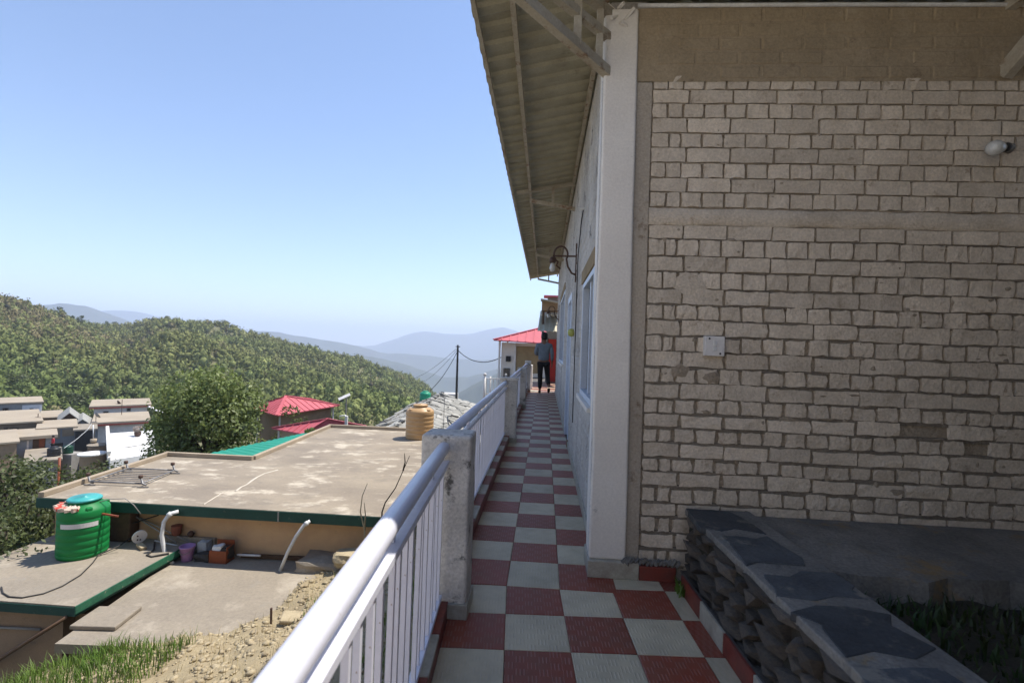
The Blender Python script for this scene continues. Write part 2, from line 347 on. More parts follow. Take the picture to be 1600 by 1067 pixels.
post(-.590, -.395, 11.10, 11.28, .90, 'slim grey concrete post standing between the capped post and the threshold post')
post(-.590, -.402, 15.10, 15.28, .95, 'end concrete post of the railing beside the pale threshold strip')
def railing(a, b, zk, label):
    a, b = Vector(a), Vector(b); d = (b - a); ln = d.length; d.normalize(); sd = Vector((d.y, -d.x, 0))
    t = thing('railing', (a + b) / 2, label, 'railing', 'lengths of the white walkway railing')
    up = lambda p, z, s=0: p + Vector((0, 0, z)) + sd * s
    MB().tube([up(a, .845), up((a + b) / 2, .843), up(b, .845)], .031, 18).build('handrail', m_paint, t, smooth=True)
    MB().bar(up(a, .772, .014), up(b, .772, .014), .036, .026).build('flat_rail', m_paint, t, bevel=.003)
    MB().bar(up(a, zk + .03), up(b, zk + .03), .034, .022).build('bottom_rail', m_paint, t, bevel=.003)
    bm = MB().box(-.0085, .0085, -.0085, .0085, zk + .035, .764).mesh('baluster', m_paint)
    n = int(ln / .098); rz = math.atan2(d.y, d.x)
    for i in range(n):
        p = a + d * (ln * (i + .5) / n) + sd * random.uniform(-.002, .004)
        o = link('baluster', bm, t, loc=(p.x, p.y, random.uniform(-.004, .003)), rot=(random.uniform(-.008, .008), random.uniform(-.008, .008), rz))
    sm = MB().box(-.012, .012, -.009, .009, .780, .825).mesh('stay', m_paint)
    k = max(2, int(ln / .62))
    for i in range(k):
        p = a + d * (ln * (i + .5) / k); link('stay', sm, t, loc=(p.x, p.y, 0), rot=(0, 0, rz))
pa, pb = L(-.335, -3.9), L(-.335, .222)
railing((pa.x, pa.y, 0), (pb.x, pb.y, 0), .08, 'white steel railing running from the sunlit end up to the post at the walkway bend')
railing((-.540, 2.66, 0), (-.540, 7.03, 0), .10, 'shaded white steel railing between the bend post and the capped post')
railing((-.535, 7.20, 0), (-.535, 11.11, 0), .10, 'white steel railing between the capped post and the slim post')
railing((-.530, 11.28, 0), (-.530, 15.11, 0), .10, 'last white steel railing length ending at the threshold post')

# ================================================================== the house
house = thing('brick_house', (1.5, 5, 0), 'single storey whitewashed brick house with corrugated metal eaves beside the tiled walkway', 'house')
XW = .362
win = (3.80, 4.95, .92, 2.00); win2 = (9.6, 12.3, 1.05, 2.5); dor = (6.9, 8.0, 0, 2.15)
cw = MB()                                             # side wall, built round its openings
def wallx(y0, y1, z0, z1): cw.box(XW, XW + .23, y0, y1, z0, z1)
wallx(3.24, win[0], -.02, 3.62); wallx(win[0], win[1], -.02, win[2]); wallx(win[0], win[1], win[3], 3.62); wallx(win[1], dor[0], -.02, 3.62)
wallx(dor[0], dor[1], dor[3], 3.62); wallx(dor[1], win2[0], -.02, 3.62); wallx(win2[0], win2[1], -.02, win2[2]); wallx(win2[0], win2[1], win2[3], 3.62); wallx(win2[1], 15.36, -.02, 3.62)
sidew = cw.build('side_wall', m_sidewall, house)
# lime-washed bricks telegraph through the side wall as low courses
rr = random.Random(5)
sb = MB()
for i in range(36):
    z = .12 + .0955 * i; y = 3.27 + (.06 if i % 2 else 0)
    while y < 15.2:
        ln = .245 if i % 2 else .122
        if not (win[0] - ln - .05 < y < win[1] + .05 and win[2] - .14 < z < win[3] + .1) and not (dor[0] - ln - .08 < y < dor[1] + .08 and z < 2.2) and not (win2[0] - ln - .05 < y < win2[1] + .05 and .9 < z < 2.6) and rr.random() < .9:
            p = rr.uniform(.003, .008); a0, a1, z0, z1 = y + .006, y + ln - .006, z + .006, z + .087
            q = .012
            sb.add([(XW + .002, a0, z0), (XW + .002, a1, z0), (XW + .002, a1, z1), (XW + .002, a0, z1), (XW - p, a0 + q, z0 + q), (XW - p, a1 - q, z0 + q), (XW - p, a1 - q, z1 - q), (XW - p, a0 + q, z1 - q)],
                   [(4, 5, 6, 7), (0, 1, 5, 4), (1, 2, 6, 5), (2, 3, 7, 6), (3, 0, 4, 7)])
        y += ln
tag(sb.build('side_brick_course', m_sidewall, sidew), kind='stuff')
MB().box(XW - .014, XW + .002, 3.25, 6.85, -.001, .085).box(XW - .014, XW + .002, 8.06, 15.3, -.001, .085).build('side_skirting', m_kcream, house, bevel=.003)
pl = MB(); n = 12; rr = random.Random(3)
for i in range(n):
    z = .098 + (3.44 - .098) * i / (n - 1); j = lambda: rr.uniform(-.003, .003); xr = .525 - .022 * i / (n - 1)
    pl.v += [(.306 + j(), 3.028 + j(), z), (xr + j(), 3.028 + j(), z), (xr, 3.25, z), (.306 + j(), 3.25, z)]
pl.f = [(0, 3, 2, 1), tuple(4 * (n - 1) + k for k in range(4))] + [(4*i + k, 4*i + (k+1) % 4, 4*i + 4 + (k+1) % 4, 4*i + 4 + k) for i in range(n - 1) for k in range(4)]
pl.build('pillar', m_plaster, house, bevel=.014, seg=3)
pn = MB().box(.297, .60, 2.998, 3.262, -.001, .10).build('pillar_plinth', m_kcream, house, bevel=.006)
MB().box(.601, .815, 2.999, 3.05, -.001, .085).build('plinth_tile', m_kred, house, bevel=.004)
cm = MB()
for i in range(14): cm.tube([(.50 + .024 * i, 3.0 + rr.uniform(-.004, .01), .098 + rr.uniform(-.01, .008)), (.53 + .024 * i, 3.03, .108 + rr.uniform(-.008, .012))], rr.uniform(.008, .016), 5)
cm.build('plinth_mortar', m_cement, house)

# --- front wall of bricks
YB = 3.062
fw = MB().box(.5, 4.3, YB + .013, YB + .2, -.3, 3.005).build('brick_wall', m_bmortar, house)
ub = MB(); rr = random.Random(9)                     # smooth plaster above the bricks
nx, nz = 50, 8
ub.v = [(.5 + 3.8 * i / nx, YB - .010 + rr.uniform(-.003, .003), 3.0 + .45 * k / nz) for k in range(nz + 1) for i in range(nx + 1)]
ub.f = [(k*(nx+1) + i, k*(nx+1) + i + 1, (k+1)*(nx+1) + i + 1, (k+1)*(nx+1) + i) for k in range(nz) for i in range(nx)]
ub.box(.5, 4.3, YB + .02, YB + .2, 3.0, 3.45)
m_upper = mat('upper_plaster', (.40, .315, .205), (.32, .25, .16), 3, .93, .9, 25, .25, (.20, .15, .10), 7, .62, .72, s2=(.46, .38, .27), s2scale=1.6)  # brown plaster, darkened below the brick tone for shade under the roof
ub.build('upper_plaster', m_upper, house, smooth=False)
MB().box(.508, .605, YB - .006, YB + .02, .0, 3.0).build('edge_plaster', mat('edge_plaster', (.50, .43, .34), (.41, .35, .275), 3, .93, 1., 30, .25, (.2, .15, .1), 6, .62, .7), house, bevel=.004)
course_px = [119.7,141.6,163.2,185.8,209.3,231.6,255.2,278.8,301.4,324.6,352.2,374.4,401,425,451.6,476.3,500.6,525.3,549.9,574.8,598.9,623.4,646.5,669.2,692.2,715.6,737.4,761,785.8,808.5,833.8]
zc = [ony(1056, y_, YB).z for y_ in course_px] 
while zc[-1] > -.1: zc.append(zc[-1] - .096)
BV = {}
def brick_mesh(ln, ht, v, rough):
    r_ = random.Random(v * 97 + int(ln * 1000) + int(rough * 10)); nx, nz = 7, 5
    e_ = .003 / ln; us = [0, e_, .25, .5, .75, 1 - e_, 1]; vsx = [0, .035, .5, .965, 1]
    b = MB(); dead = r_.choice(['', '', '', 'a', 'b', 'c']) if rough > .4 else r_.choice(['', '', '', '', '', 'a', 'b'])
    for k, vv in enumerate(vsx):
        for i, uu in enumerate(us):
            edge = i in (0, nx - 1) or k in (0, nz - 1)
            cx, cz = (i in (0, nx - 1)), (k in (0, nz - 1))
            x = uu * ln; z = vv * ht
            j = .0035 + .004 * rough
            x += r_.uniform(-j, j) if not cx else (r_.uniform(0, j * 1.3) if i == 0 else -r_.uniform(0, j * 1.3))
            z += r_.uniform(-j, j) * .7 if not cz else (r_.uniform(0, j) if k == 0 else -r_.uniform(0, j))
            if cx and cz: x += (1 if i == 0 else -1) * .008 * rough; z += (1 if k == 0 else -1) * .008 * rough
            y_ = .0145 if edge else -(.0060 + r_.uniform(-.0022, .0022) - (.004 * rough if (i in (1, nx - 2) and k in (1, nz - 2)) else 0))
            if not edge and ((dead == 'a' and i <= 2 and k <= 2) or (dead == 'b' and i >= 4 and k >= 2) or (dead == 'c' and k <= 1)): y_ *= .35
            b.v.append((x, y_, z))
    b.f = [(k*nx + i, k*nx + i + 1, (k+1)*nx + i + 1, (k+1)*nx + i) for k in range(nz - 1) for i in range(nx - 1)]
    return b.mesh('brick', m_brick)
cand = []
rr = random.Random(21)
for i in range(len(zc) - 1):
    zt, zb = zc[i], zc[i + 1]
    if i == 9: continue                                # a plastered band
    rough = min(1., max(.15, (i - 6) / 18)); stretch_row = (i % 2 == 1) if i < 9 else (i % 2 == 0)
    if i > 9: stretch_row = (i % 2 == 0)
    xs = [.605, .825 + rr.uniform(-.01, .01)] if stretch_row else [.605, .705 + rr.uniform(-.01, .01), .785 + rr.uniform(-.008, .008)]
    while xs[-1] < 4.1: xs.append(xs[-1] + (.2575 if stretch_row else .1285) + rr.uniform(-.004, .004))
    for a, b in zip(xs, xs[1:]):
        g = .0068 + .014 * rough * rr.random(); ln, ht = b - a - g, zt - zb - (.002 + .018 * rough * rr.random())
        if i > 16 and rr.random() < .02: continue      # a few bricks lost under mortar
        ql = round(ln / .004) * .004; key = (ql, rr.randrange(6), rough > .4)
        if key not in BV: BV[key] = brick_mesh(ql, .0835 if rough <= .4 else .0795, key[1], .8 if key[2] else .3)
        tilt = -.006 * (1 - i / 40)
        cand.append((ln * ht * (1 if a < 2.75 else .01), key, a + g / 2, zb + g / 2 + (a - .6) * tilt, ht, rr.uniform(-.006, .006), i))
cand.sort(key=lambda q: -q[0])
for n_, (ar, key, x, z, ht, ro, i) in enumerate(cand):
    if n_ < 300:
        o = link('brick', BV[key], fw, loc=(x, YB - .001, z), rot=(0, ro, 0)); o.scale = (1, rr.uniform(.8, 1.25), ht / (.0835 if not key[2] else .0795))
rest = MB()
for n_, (ar, key, x, z, ht, ro, i) in enumerate(cand[300:]):
    me = BV[key]; sc = ht / (.0835 if not key[2] else .0795)
    rest.add([(x + q.co.x, YB - .001 + q.co.y, z + q.co.z * sc) for q in me.vertices], [tuple(p.vertices) for p in me.polygons])
m_damp = mat('damp_mortar', (.27, .225, .17), (.19, .16, .125), 5, .95, 1.2, 40, .3)
for i in range(1, len(zc) - 1):                        # bed joints are pointed nearly flush, head joints left open
    rough = min(1., max(.15, (i - 6) / 18)); tilt = -.006 * (1 - i / 40); h = .005 + .020 * rough; zz_ = zc[i]
    b = MB(); n = 46; d_ = .0008 + .0022 * (1 - rough)
    for k in range(n + 1):
        x = .603 + 3.6 * k / n; z_ = zz_ + (x - .6) * tilt; j1, j2 = rr.uniform(-.002, .002), rr.uniform(-.002, .002); yy = YB - .001 + d_ + rr.uniform(-.0022, .0012)
        b.v += [(x, YB + .014, z_ - h / 2 + j1), (x, yy, z_ - h / 2 + .001 + j1), (x, yy, z_ + h / 2 - .001 + j2), (x, YB + .014, z_ + h / 2 + j2)]
    b.f = [(4*k + q, 4*k + 4 + q, 4*k + 5 + q, 4*k + 1 + q) for k in range(n) for q in range(3)]
    b.build('bed_joint', m_bmortar if i < 11 else m_damp, fw)
sm = MB()
for k in range(150):                                   # trowel smears across the joints, thicker towards the ground
    i = int(34 * rr.random() ** .6); i = min(i, len(zc) - 3); x = rr.uniform(.65, 3.6); z_ = zc[i] + rr.uniform(-.09, .02) - (x - .6) * .004; n = 9; sx, sz = rr.uniform(.008, .03 + .001 * i), rr.uniform(.006, .018 + .0006 * i)
    c_ = len(sm.v); sm.v += [(x, YB - .0085, z_)] + [(x + sx * rr.uniform(.6, 1.2) * math.cos(6.283 * q / n), YB - .003, z_ + sz * rr.uniform(.6, 1.2) * math.sin(6.283 * q / n)) for q in range(n)]
    sm.f += [(c_, c_ + 1 + q, c_ + 1 + (q + 1) % n) for q in range(n)]
tag(sm.build('mortar_smear', m_bmortar, fw), kind='stuff')
fb_ = MB()
for i in range(5):                                     # bricks barely showing through the plaster above
    z_ = 3.012 + .087 * i; x = .56 + (.06 if i % 2 else .19)
    while x < 4.0:
        ln = .247 + rr.uniform(-.01, .01)
        if rr.random() < .8: fb_.add([(x + .004, YB - .008, z_ + .004), (x + ln - .004, YB - .008, z_ + .004), (x + ln - .004, YB - .008, z_ + .078), (x + .004, YB - .008, z_ + .078), (x + .012, YB - .0155, z_ + .012), (x + ln - .012, YB - .0155, z_ + .012), (x + ln - .012, YB - .0155, z_ + .071), (x + .012, YB - .0155, z_ + .071)], [(4, 5, 6, 7), (0, 1, 5, 4), (1, 2, 6, 5), (2, 3, 7, 6), (3, 0, 4, 7)])
        x += ln
tag(fb_.build('plastered_brick', m_upper, house), kind='stuff')
tag(rest.build('brick_remainder', m_brick, fw), kind='stuff')
zt, zb = zc[9], zc[10]
band = MB(); nx = 60; rr = random.Random(4)
for k in range(4):
    for i in range(nx + 1):
        x = .605 + 3.6 * i / nx; band.v.append((x, YB + (.002 if k in (0, 3) else -.009 + rr.uniform(-.002, .002)), zb + (zt - zb) * (.03, .15, .85, .97)[k] + rr.uniform(-.004, .004) - (x - .6) * .0045))
band.f = [(k*(nx+1) + i, k*(nx+1) + i + 1, (k+1)*(nx+1) + i + 1, (k+1)*(nx+1) + i) for k in range(3) for i in range(nx)]
band.build('plaster_band', m_brick, fw, smooth=True)
for cx, cz, s in ((.86, 1.78, .11), (.82, 1.24, .07), (1.0, 1.21, .06)):   # trowelled patches
    pt = MB(); n = 14; pt.v = [(cx, YB - .019, cz)] + [(cx + s * rr.uniform(.7, 1.1) * math.cos(6.283 * k / n), YB - .004, cz + s * .75 * rr.uniform(.6, 1.1) * math.sin(6.283 * k / n)) for k in range(n)]
    pt.f = [(0, 1 + k, 1 + (k + 1) % n) for k in range(n)]; pt.build('mortar_patch', m_brick if s > .1 else m_bmortar, fw, smooth=True)
# inside and far faces, so light does not leak through
MB().box(.6, 4.3, 15.15, 15.36, -.02, 3.62).box(4.07, 4.3, 3.27, 15.14, -.02, 3.62).build('rear_wall', m_sidewall, house)

# --- window, door frame, second window in the side wall
def window(y0, y1, z0, z1, name, fr, sash):
    fz = MB(); x0, x1 = XW - .004, XW + .06; wdt = .05
    fz.box(x0, x1, y0, y0 + wdt, z0, z1).box(x0, x1, y1 - wdt, y1, z0, z1).box(x0 + .001, x1 - .001, y0 + wdt, y1 - wdt, z1 - wdt, z1).box(x0 + .001, x1 - .001, y0 + wdt, y1 - wdt, z0, z0 + wdt)
    wo = fz.build(name, fr, house, bevel=.003)
    MB().box(XW + .068, XW + .074, y0 + wdt, y1 - wdt, z0 + wdt, z1 - wdt).build('glass', m_glass_dark, wo)
    ms = MB()
    for k in range(sash): yy = y0 + (y1 - y0) * (k + 1) / (sash + 1); ms.box(XW + .02, XW + .066, yy - .03, yy + .03, z0 + wdt, z1 - wdt)
    ms.build('mullion', fr, wo, bevel=.003)
    MB().box(XW - .035, XW + .003, y0 - .04, y1 + .04, z0 - .04, z0 - .002).build('sill', m_plaster, wo, bevel=.004)
    MB().box(XW - .016, XW + .003, y0 - .05, y1 + .06, z1 + .002, z1 + .13).build('lintel', m_browned, wo, bevel=.004)
window(*win, 'window', m_frame, 1); window(*win2, 'window', m_frame, 2)
db = MB().box(XW - .012, XW + .06, dor[0], dor[0] + .09, 0, dor[3]).box(XW - .012, XW + .06, dor[1] - .09, dor[1], 0, dor[3]).box(XW - .010, XW + .058, dor[0] + .09, dor[1] - .09, dor[3] - .09, dor[3]).build('door_frame', m_frame, house, bevel=.004)
MB().box(XW + .03, XW + .07, dor[0] + .09, dor[1] - .09, .01, dor[3] - .09).build('door_leaf', m_frame, db)
MB().box(XW + .012, XW + .031, dor[0] + .14, dor[0] + .17, .95, 1.12).build('handle', m_rust, db)
MB().box(XW - .02, XW + .0, dor[0] - .01, dor[0] + .10, 0, .10).build('frame_foot', m_tan, db)

# --- roof: hipped corrugated sheets on steel purlins and brackets
EX, EY, EZ, SL = -.552, 2.06, 3.556, .20
roof = MB().bar((EX + .03, EY + .03, EZ - .024), (EX + .03, 16.0, EZ - .024), .03, .03).build('eave_bar', m_steel, house)
def wave(t): q = (t % .205) / .205; return .026 * max(0, min(1, min(q, .62 - q) * 9)) if q < .62 else 0.
def sheet(kind, s0, s1, mx):
    st = []; t = s0
    while t < s1 - 1e-6: st.append(t); t += .0228
    st.append(s1); b = MB()
    for t in st:
        m_ = max(.02, mx(t)); h = wave(t)
        for k in range(4):
            u = m_ * k / 3; z = EZ + SL * u + h + (.004 if int(s0 * 10) % 2 else 0)
            b.v.append((EX + u, t, z) if kind == 'l' else (t, EY + u, z))
    b.f = [(i*4 + k, i*4 + k + 1, i*4 + k + 5, i*4 + k + 4) for i in range(len(st) - 1) for k in range(3)]
    o = b.build('roof_sheet', m_sheet, roof); sd = o.modifiers.new('solid', 'SOLIDIFY'); sd.thickness = .004; return o
t = EY
while t < 16.02:
    sheet('l', t, min(t + 1.025, 16.08), lambda q: min(3.0, q - EY)); t += 1.025
t = EX
while t < 4.8:
    sheet('f', t, t + 1.025, lambda q: min(3.0, q - EX)); t += 1.025
MB().bar((EX, EY, EZ + .05), (2.45, 5.15, EZ + .64), .22, .012).build('hip_cap', m_sheet, roof)
MB().box(2.44, 4.4, 5.1, 16.0, EZ + .58, EZ + .60).build('ridge_sheet', m_sheet, roof)
pz = lambda x: EZ + SL * (x - EX) - .03
MB().bar((-.275, 2.45, pz(-.275) - .02), (-.275, 15.9, pz(-.275) - .02), .036, .05).build('purlin', m_steel, house)
MB().bar((-.25, 2.425, pz(-.275) - .02), (4.6, 2.425, pz(-.275) - .02), .05, .036).build('purlin', m_steel, house)
MB().bar((.33, 3.1, pz(.33) - .03), (.33, 15.9, pz(.33) - .03), .036, .05).build('purlin', m_steel, house)
def bracket(y, z0=3.30):
    b = MB().bar((XW + .03, y, z0), (-.275, y, z0 + .12), .045, .05).bar((XW + .03, y - .002, pz(.39) - .05), (-.46, y - .002, pz(-.46) - .02), .045, .05)
    b.bar((.05, y, z0 + .05), (.05, y, pz(.05) - .05), .035, .035, (0, 1, 0)); b.build('bracket', m_steel, house, bevel=.003)
for y in (6.95, 11.0, 14.9): bracket(y)
hb = MB(); q = lambda t, z: (.33 - t, 3.05 - t, z)
hb.bar(q(0, 3.055), q(.66, 3.20), .05, .06).bar(q(-.02, 3.27), q(.70, 3.33), .045, .05).bar(q(-.02, 3.42), q(.80, 3.46), .05, .05)
hb.bar(q(.20, 3.10), q(.20, 3.42), .04, .045, (1, 0, 0)).bar(q(.06, 3.08), q(.06, 3.42), .035, .04, (1, 0, 0)).bar(q(.5, 3.18), q(.5, 3.45), .04, .045, (1, 0, 0))
hb.build('hip_bracket', m_steel, house, bevel=.003)
fb = MB().bar((2.62, YB, 3.04), (2.74, 2.42, 3.55), .06, .09).bar((2.64, YB, 3.44), (2.74, 2.3, 3.50), .06, .06); fb.build('bracket', m_steel, house, bevel=.003)
jm = MB(); rr = random.Random(12)
for i in range(9): jm.tube([(.31 + rr.uniform(0, .2), 3.03 + rr.uniform(-.02, .06), 3.36 + rr.uniform(-.08, .13)), (.31 + rr.uniform(0, .2), 3.03 + rr.uniform(-.03, .06), 3.36 + rr.uniform(-.08, .13))], rr.uniform(.008, .016), 5)
jm.build('pillar_head_mortar', m_plaster, house)
tag(MB().tube([(.50, YB - .018, 3.463), (1.6, YB - .018, 3.455), (2.75, YB - .018, 3.44), (4.2, YB - .018, 3.43)], .012, 8).build('conduit_pipe', m_pvc, smooth=True), 'thin white conduit pipe along the top edge of the brick wall', 'pipe')
tag(MB().tube([(.30, 3.045, 3.0), (.302, 3.05, 2.2), (.304, 3.05, .12)], .004, 5).build('pillar_wire', m_pvc), 'thin white wire stapled down the edge of the white pillar', 'wire')

# --- fittings on the walls
sw = thing('switch_plate', (1.01, YB - .02, 1.40), 'square white electric switch plate screwed to the brick wall', 'switch')
MB().box(.950, 1.066, YB - .042, YB - .004, 1.343, 1.461).build('plate', m_white, sw, bevel=.004)
for dz in (-.016, .016): MB().box(.999, 1.019, YB - .047, YB - .040, 1.402 + dz - .014, 1.402 + dz + .014).build('rocker', m_pvc, sw, bevel=.002)
for dx, dz in ((-.032, .044), (.032, -.044)): MB().tube([(1.008 + dx, YB - .0445, 1.402 + dz), (1.008 + dx, YB - .040, 1.402 + dz)], .006, 8).build('screw', m_wire, sw)
bl = thing('bulb_holder', (2.55, YB, 2.56), 'clear bare light bulb in a grey wall holder high on the brick wall', 'light bulb')
MB().tube([(2.66, YB, 2.60), (2.62, YB - .06, 2.592), (2.56, YB - .10, 2.575)], .022, 10).build('arm', m_grey, bl, smooth=True)
MB().tube([(2.565, YB - .098, 2.577), (2.535, YB - .115, 2.565)], .026, 10).build('socket', m_wire, bl, smooth=True)
m_bulb = mat('frosted_bulb', (.62, .62, .58), (.55, .55, .52), 12, .15, spec=.8)
bb = MB().lathe([(.005, 0), (.018, .004), (.024, .02), (.036, .045), (.042, .07), (.038, .095), (.022, .11), (.004, .115)], 20).build('glass_bulb', m_bulb, bl, smooth=True)
bb.matrix_basis = Matrix.Translation((2.545, YB - .11, 2.57)) @ Matrix.Rotation(math.radians(-100), 4, 'Y') @ Matrix.Rotation(.3, 4, 'X')
def wall_lamp(y, z, label):
    t = thing('wall_lamp', (XW, y, z), label, 'lamp', 'scrolled iron lamps on the house wall')
    MB().bar((XW - .008, y, z - .24), (XW - .008, y, z + .24), .02, .02, (0, 1, 0)).build('back_bar', m_rust, t)
    MB().bar((XW - .01, y, z + .08), (XW - .30, y, z + .08), .018, .018).build('arm', m_rust, t)
    pts = [(XW - .01, y, z - .15)]
    for k in range(15):
        a = -.6 + 4.9 * k / 14; pts.append((XW - .20 + .085 * math.cos(a), y, z + .10 + .10 * math.sin(a)))
    pts[1:1] = [(XW - .06, y, z - .13), (XW - .11, y, z - .05)]; pts += [(XW - .25, y, z - .04), (XW - .20, y, z - .08)]
    MB().tube(pts, .012, 8).build('scroll', m_rust, t, smooth=True)
    MB().lathe([(.012, .05), (.035, .03), (.04, -.02), (.03, -.03)], 14, (XW - .30, y, z + .02)).build('cap', m_rust, t, smooth=True)
    MB().lathe([(.016, -.02), (.026, -.05), (.036, -.09), (.028, -.125), (.006, -.14)], 14, (XW - .30, y, z + .02)).build('bulb', m_bulb, t, smooth=True)
wall_lamp(6.15, 2.42, 'scrolled brown iron wall lamp with a bare bulb above the window')
wall_lamp(13.6, 2.30, 'scrolled brown iron wall lamp near the far end of the house wall')
tag(MB().tube([(XW - .010, 5.15, 2.80), (XW - .012, 5.35, 2.74), (XW - .012, 5.75, 2.45), (XW - .012, 5.8, 1.9), (XW - .012, 5.82, .5)], .006, 5).build('wall_cable', m_wire, smooth=True), 'dark electric cable running down the house wall beside the window', 'cable')

tag(MB().tube([(XW, 5.12, 2.80), (XW - .06, 5.12, 2.80)], .012, 8).build('wall_peg', m_pvc), 'small white peg on the house wall holding the cable end', 'peg')
tag(MB().lathe([(.01, -.05), (.035, -.04), (.05, 0), (.04, .035), (.01, .05)], 14, (XW - .035, 6.25, 1.56)).build('bell_push', mat('lime_plastic', (.45, .47, .12), (.36, .38, .10), 8, .5), smooth=True), 'small round lime yellow fitting on the house wall by the door', 'fitting')

# ================================================================== low stone wall and planted bank on the right
sw_ = thing('stone_wall', L(1.2, 0, 0), 'low rubble stone wall with dark slate capping along the tiled walkway', 'wall')
P2 = lambda c, r: tuple(L(c, r))[:2]
MB().prism([P2(1.065, -4.2), P2(1.36, -4.2), P2(1.40, .70), P2(1.065, .70)], -.3, .405).build('core', m_darksoil, sw_)
rr = random.Random(31)
def lump(b, c, s, r_, n=2):
    import itertools
    vs_ = []; g = n + 1
    fs_ = []
    for axis in range(3):
        for sg in (-1, 1):
            base = len(vs_)
            for i in range(g + 1):
                for k in range(g + 1):
                    p = [0, 0, 0]; p[axis] = sg; p[(axis + 1) % 3] = -1 + 2 * i / g; p[(axis + 2) % 3] = -1 + 2 * k / g
                    v = Vector(p); v = v * (.55 + .45 / v.length)
                    h = math.sin(v.x * 3.1 + r_[0]) * math.cos(v.y * 2.7 + r_[1]) + .6 * math.sin(v.z * 4.3 + r_[2] + v.x * 2)
                    v *= 1 + .13 * h
                    vs_.append((c[0] + v.x * s[0], c[1] + v.y * s[1], c[2] + v.z * s[2]))
            for i in range(g):
                for k in range(g):
                    a = base + i * (g + 1) + k; f_ = (a, a + g + 1, a + g + 2, a + 1); fs_.append(f_ if sg > 0 else f_[::-1])
    b.add(vs_, fs_)
ICO_ = [(0, 0, 1)] + [(.894 * math.cos(1.2566 * k), .894 * math.sin(1.2566 * k), .447) for k in range(5)] + [(.894 * math.cos(1.2566 * k + .628), .894 * math.sin(1.2566 * k + .628), -.447) for k in range(5)] + [(0, 0, -1)]
ICOF_ = [(0, 1 + k, 1 + (k + 1) % 5) for k in range(5)] + [(1 + k, 6 + k, 1 + (k + 1) % 5) for k in range(5)] + [(6 + k, 6 + (k + 1) % 5, 1 + (k + 1) % 5) for k in range(5)] + [(11, 6 + (k + 1) % 5, 6 + k) for k in range(5)]
LM = []
for k in range(9):
    b = MB(); b.v = [tuple(Vector(q) * (1 + rr.gauss(0, .20))) for q in ICO_]; b.v = [(max(-.82, min(.82, x * 1.15)), max(-.92, min(.92, y * 1.25)), max(-.8, min(.8, z * 1.2))) for x, y, z in b.v]; b.f = list(ICOF_); LM.append(b.mesh('stone', m_rubble))
z = .03
while z < .38:
    h = rr.uniform(.05, .085); r = .68
    while r > -3.2:
        ln = rr.uniform(.09, .24)
        p = L(1.088 + rr.uniform(-.012, .012) + .03 * (.4 - z) * -1, r - ln / 2, z + h / 2)
        o = link('stone', rr.choice(LM), sw_, loc=p, rot=(rr.uniform(-.12, .12), rr.uniform(-.1, .1), -AN + rr.uniform(-.08, .08))); o.scale = (rr.uniform(.06, .085), ln / 2 * 1.06, h / 2 * 1.12)
        r -= ln
    z += h
r = .72
MB().prism([P2(1.045, -4.2), P2(1.385, -4.2), P2(1.425, .72), P2(1.045, .72)], .392, .430).build('cap_mortar', m_cement, sw_, bevel=.006)
while r > -3.2:
    ln = rr.uniform(.26, .40); e = lambda a=.03: rr.uniform(-a, a)
    q = r - ln
    if rr.random() < .9:
        n = 9; c0, c1 = 1.035 + rr.uniform(0, .05), 1.36 + rr.uniform(-.05, .05); r0, r1 = q + .03, r - .02; poly = []
        for (ca, ra), (cb, rb) in zip(((c0, r0), (c1, r0), (c1, r1), (c0, r1)), ((c1, r0), (c1, r1), (c0, r1), (c0, r0))):
            for k in range(3):
                f_ = k / 3; poly.append(P2(ca + (cb - ca) * f_ + e(.035), ra + (rb - ra) * f_ + e(.04)))
        MB().prism(poly, .40, .4325 + rr.uniform(0, .005)).build('slate', m_slate, sw_, bevel=.004)
    r = q - .02
bank = MB(); rr = random.Random(8); nx, ny = 26, 40
for j in range(ny + 1):
    for i in range(nx + 1):
        x = 1.18 + 3.3 * i / nx + (-.18 if j < 20 else 0) * 0; y = -1.6 + 4.64 * j / ny
        bank.v.append((x, y, (.26 if x < 3.1 else .26 + (x - 3.1) * 1.6) + rr.uniform(-.02, .03)))  # steep rise at the unseen right edge, added to block light
bank.f = [(j*(nx+1) + i, j*(nx+1) + i + 1, (j+1)*(nx+1) + i + 1, (j+1)*(nx+1) + i) for j in range(ny) for i in range(nx)]
# keep the bank inside the stone wall
bank.v = [(max(x, (L(1.2, (y - 2.24))).x), y, z) for x, y, z in bank.v]
tag(bank.build('planted_bank', m_darksoil), kind='structure')
ap = MB(); rr = random.Random(6); nx = 24
for i in range(nx + 1):
    x = 1.20 + 3.2 * i / nx; f_ = 2.36 + .03 * math.sin(i * 1.3) + .02 * math.sin(i * 2.9) - (0 if i else .0)
    ap.v += [(x, f_, .22), (x, f_ + .015, .375 + rr.uniform(-.008, .006)), (x, 2.7, .392 + rr.uniform(-.006, .006)), (x, YB, .400)]
ap.f = [(i*4 + k, i*4 + k + 4, i*4 + k + 5, i*4 + k + 1) for i in range(nx) for k in range(3)]
tag(ap.build('concrete_apron', m_cement), kind='structure')

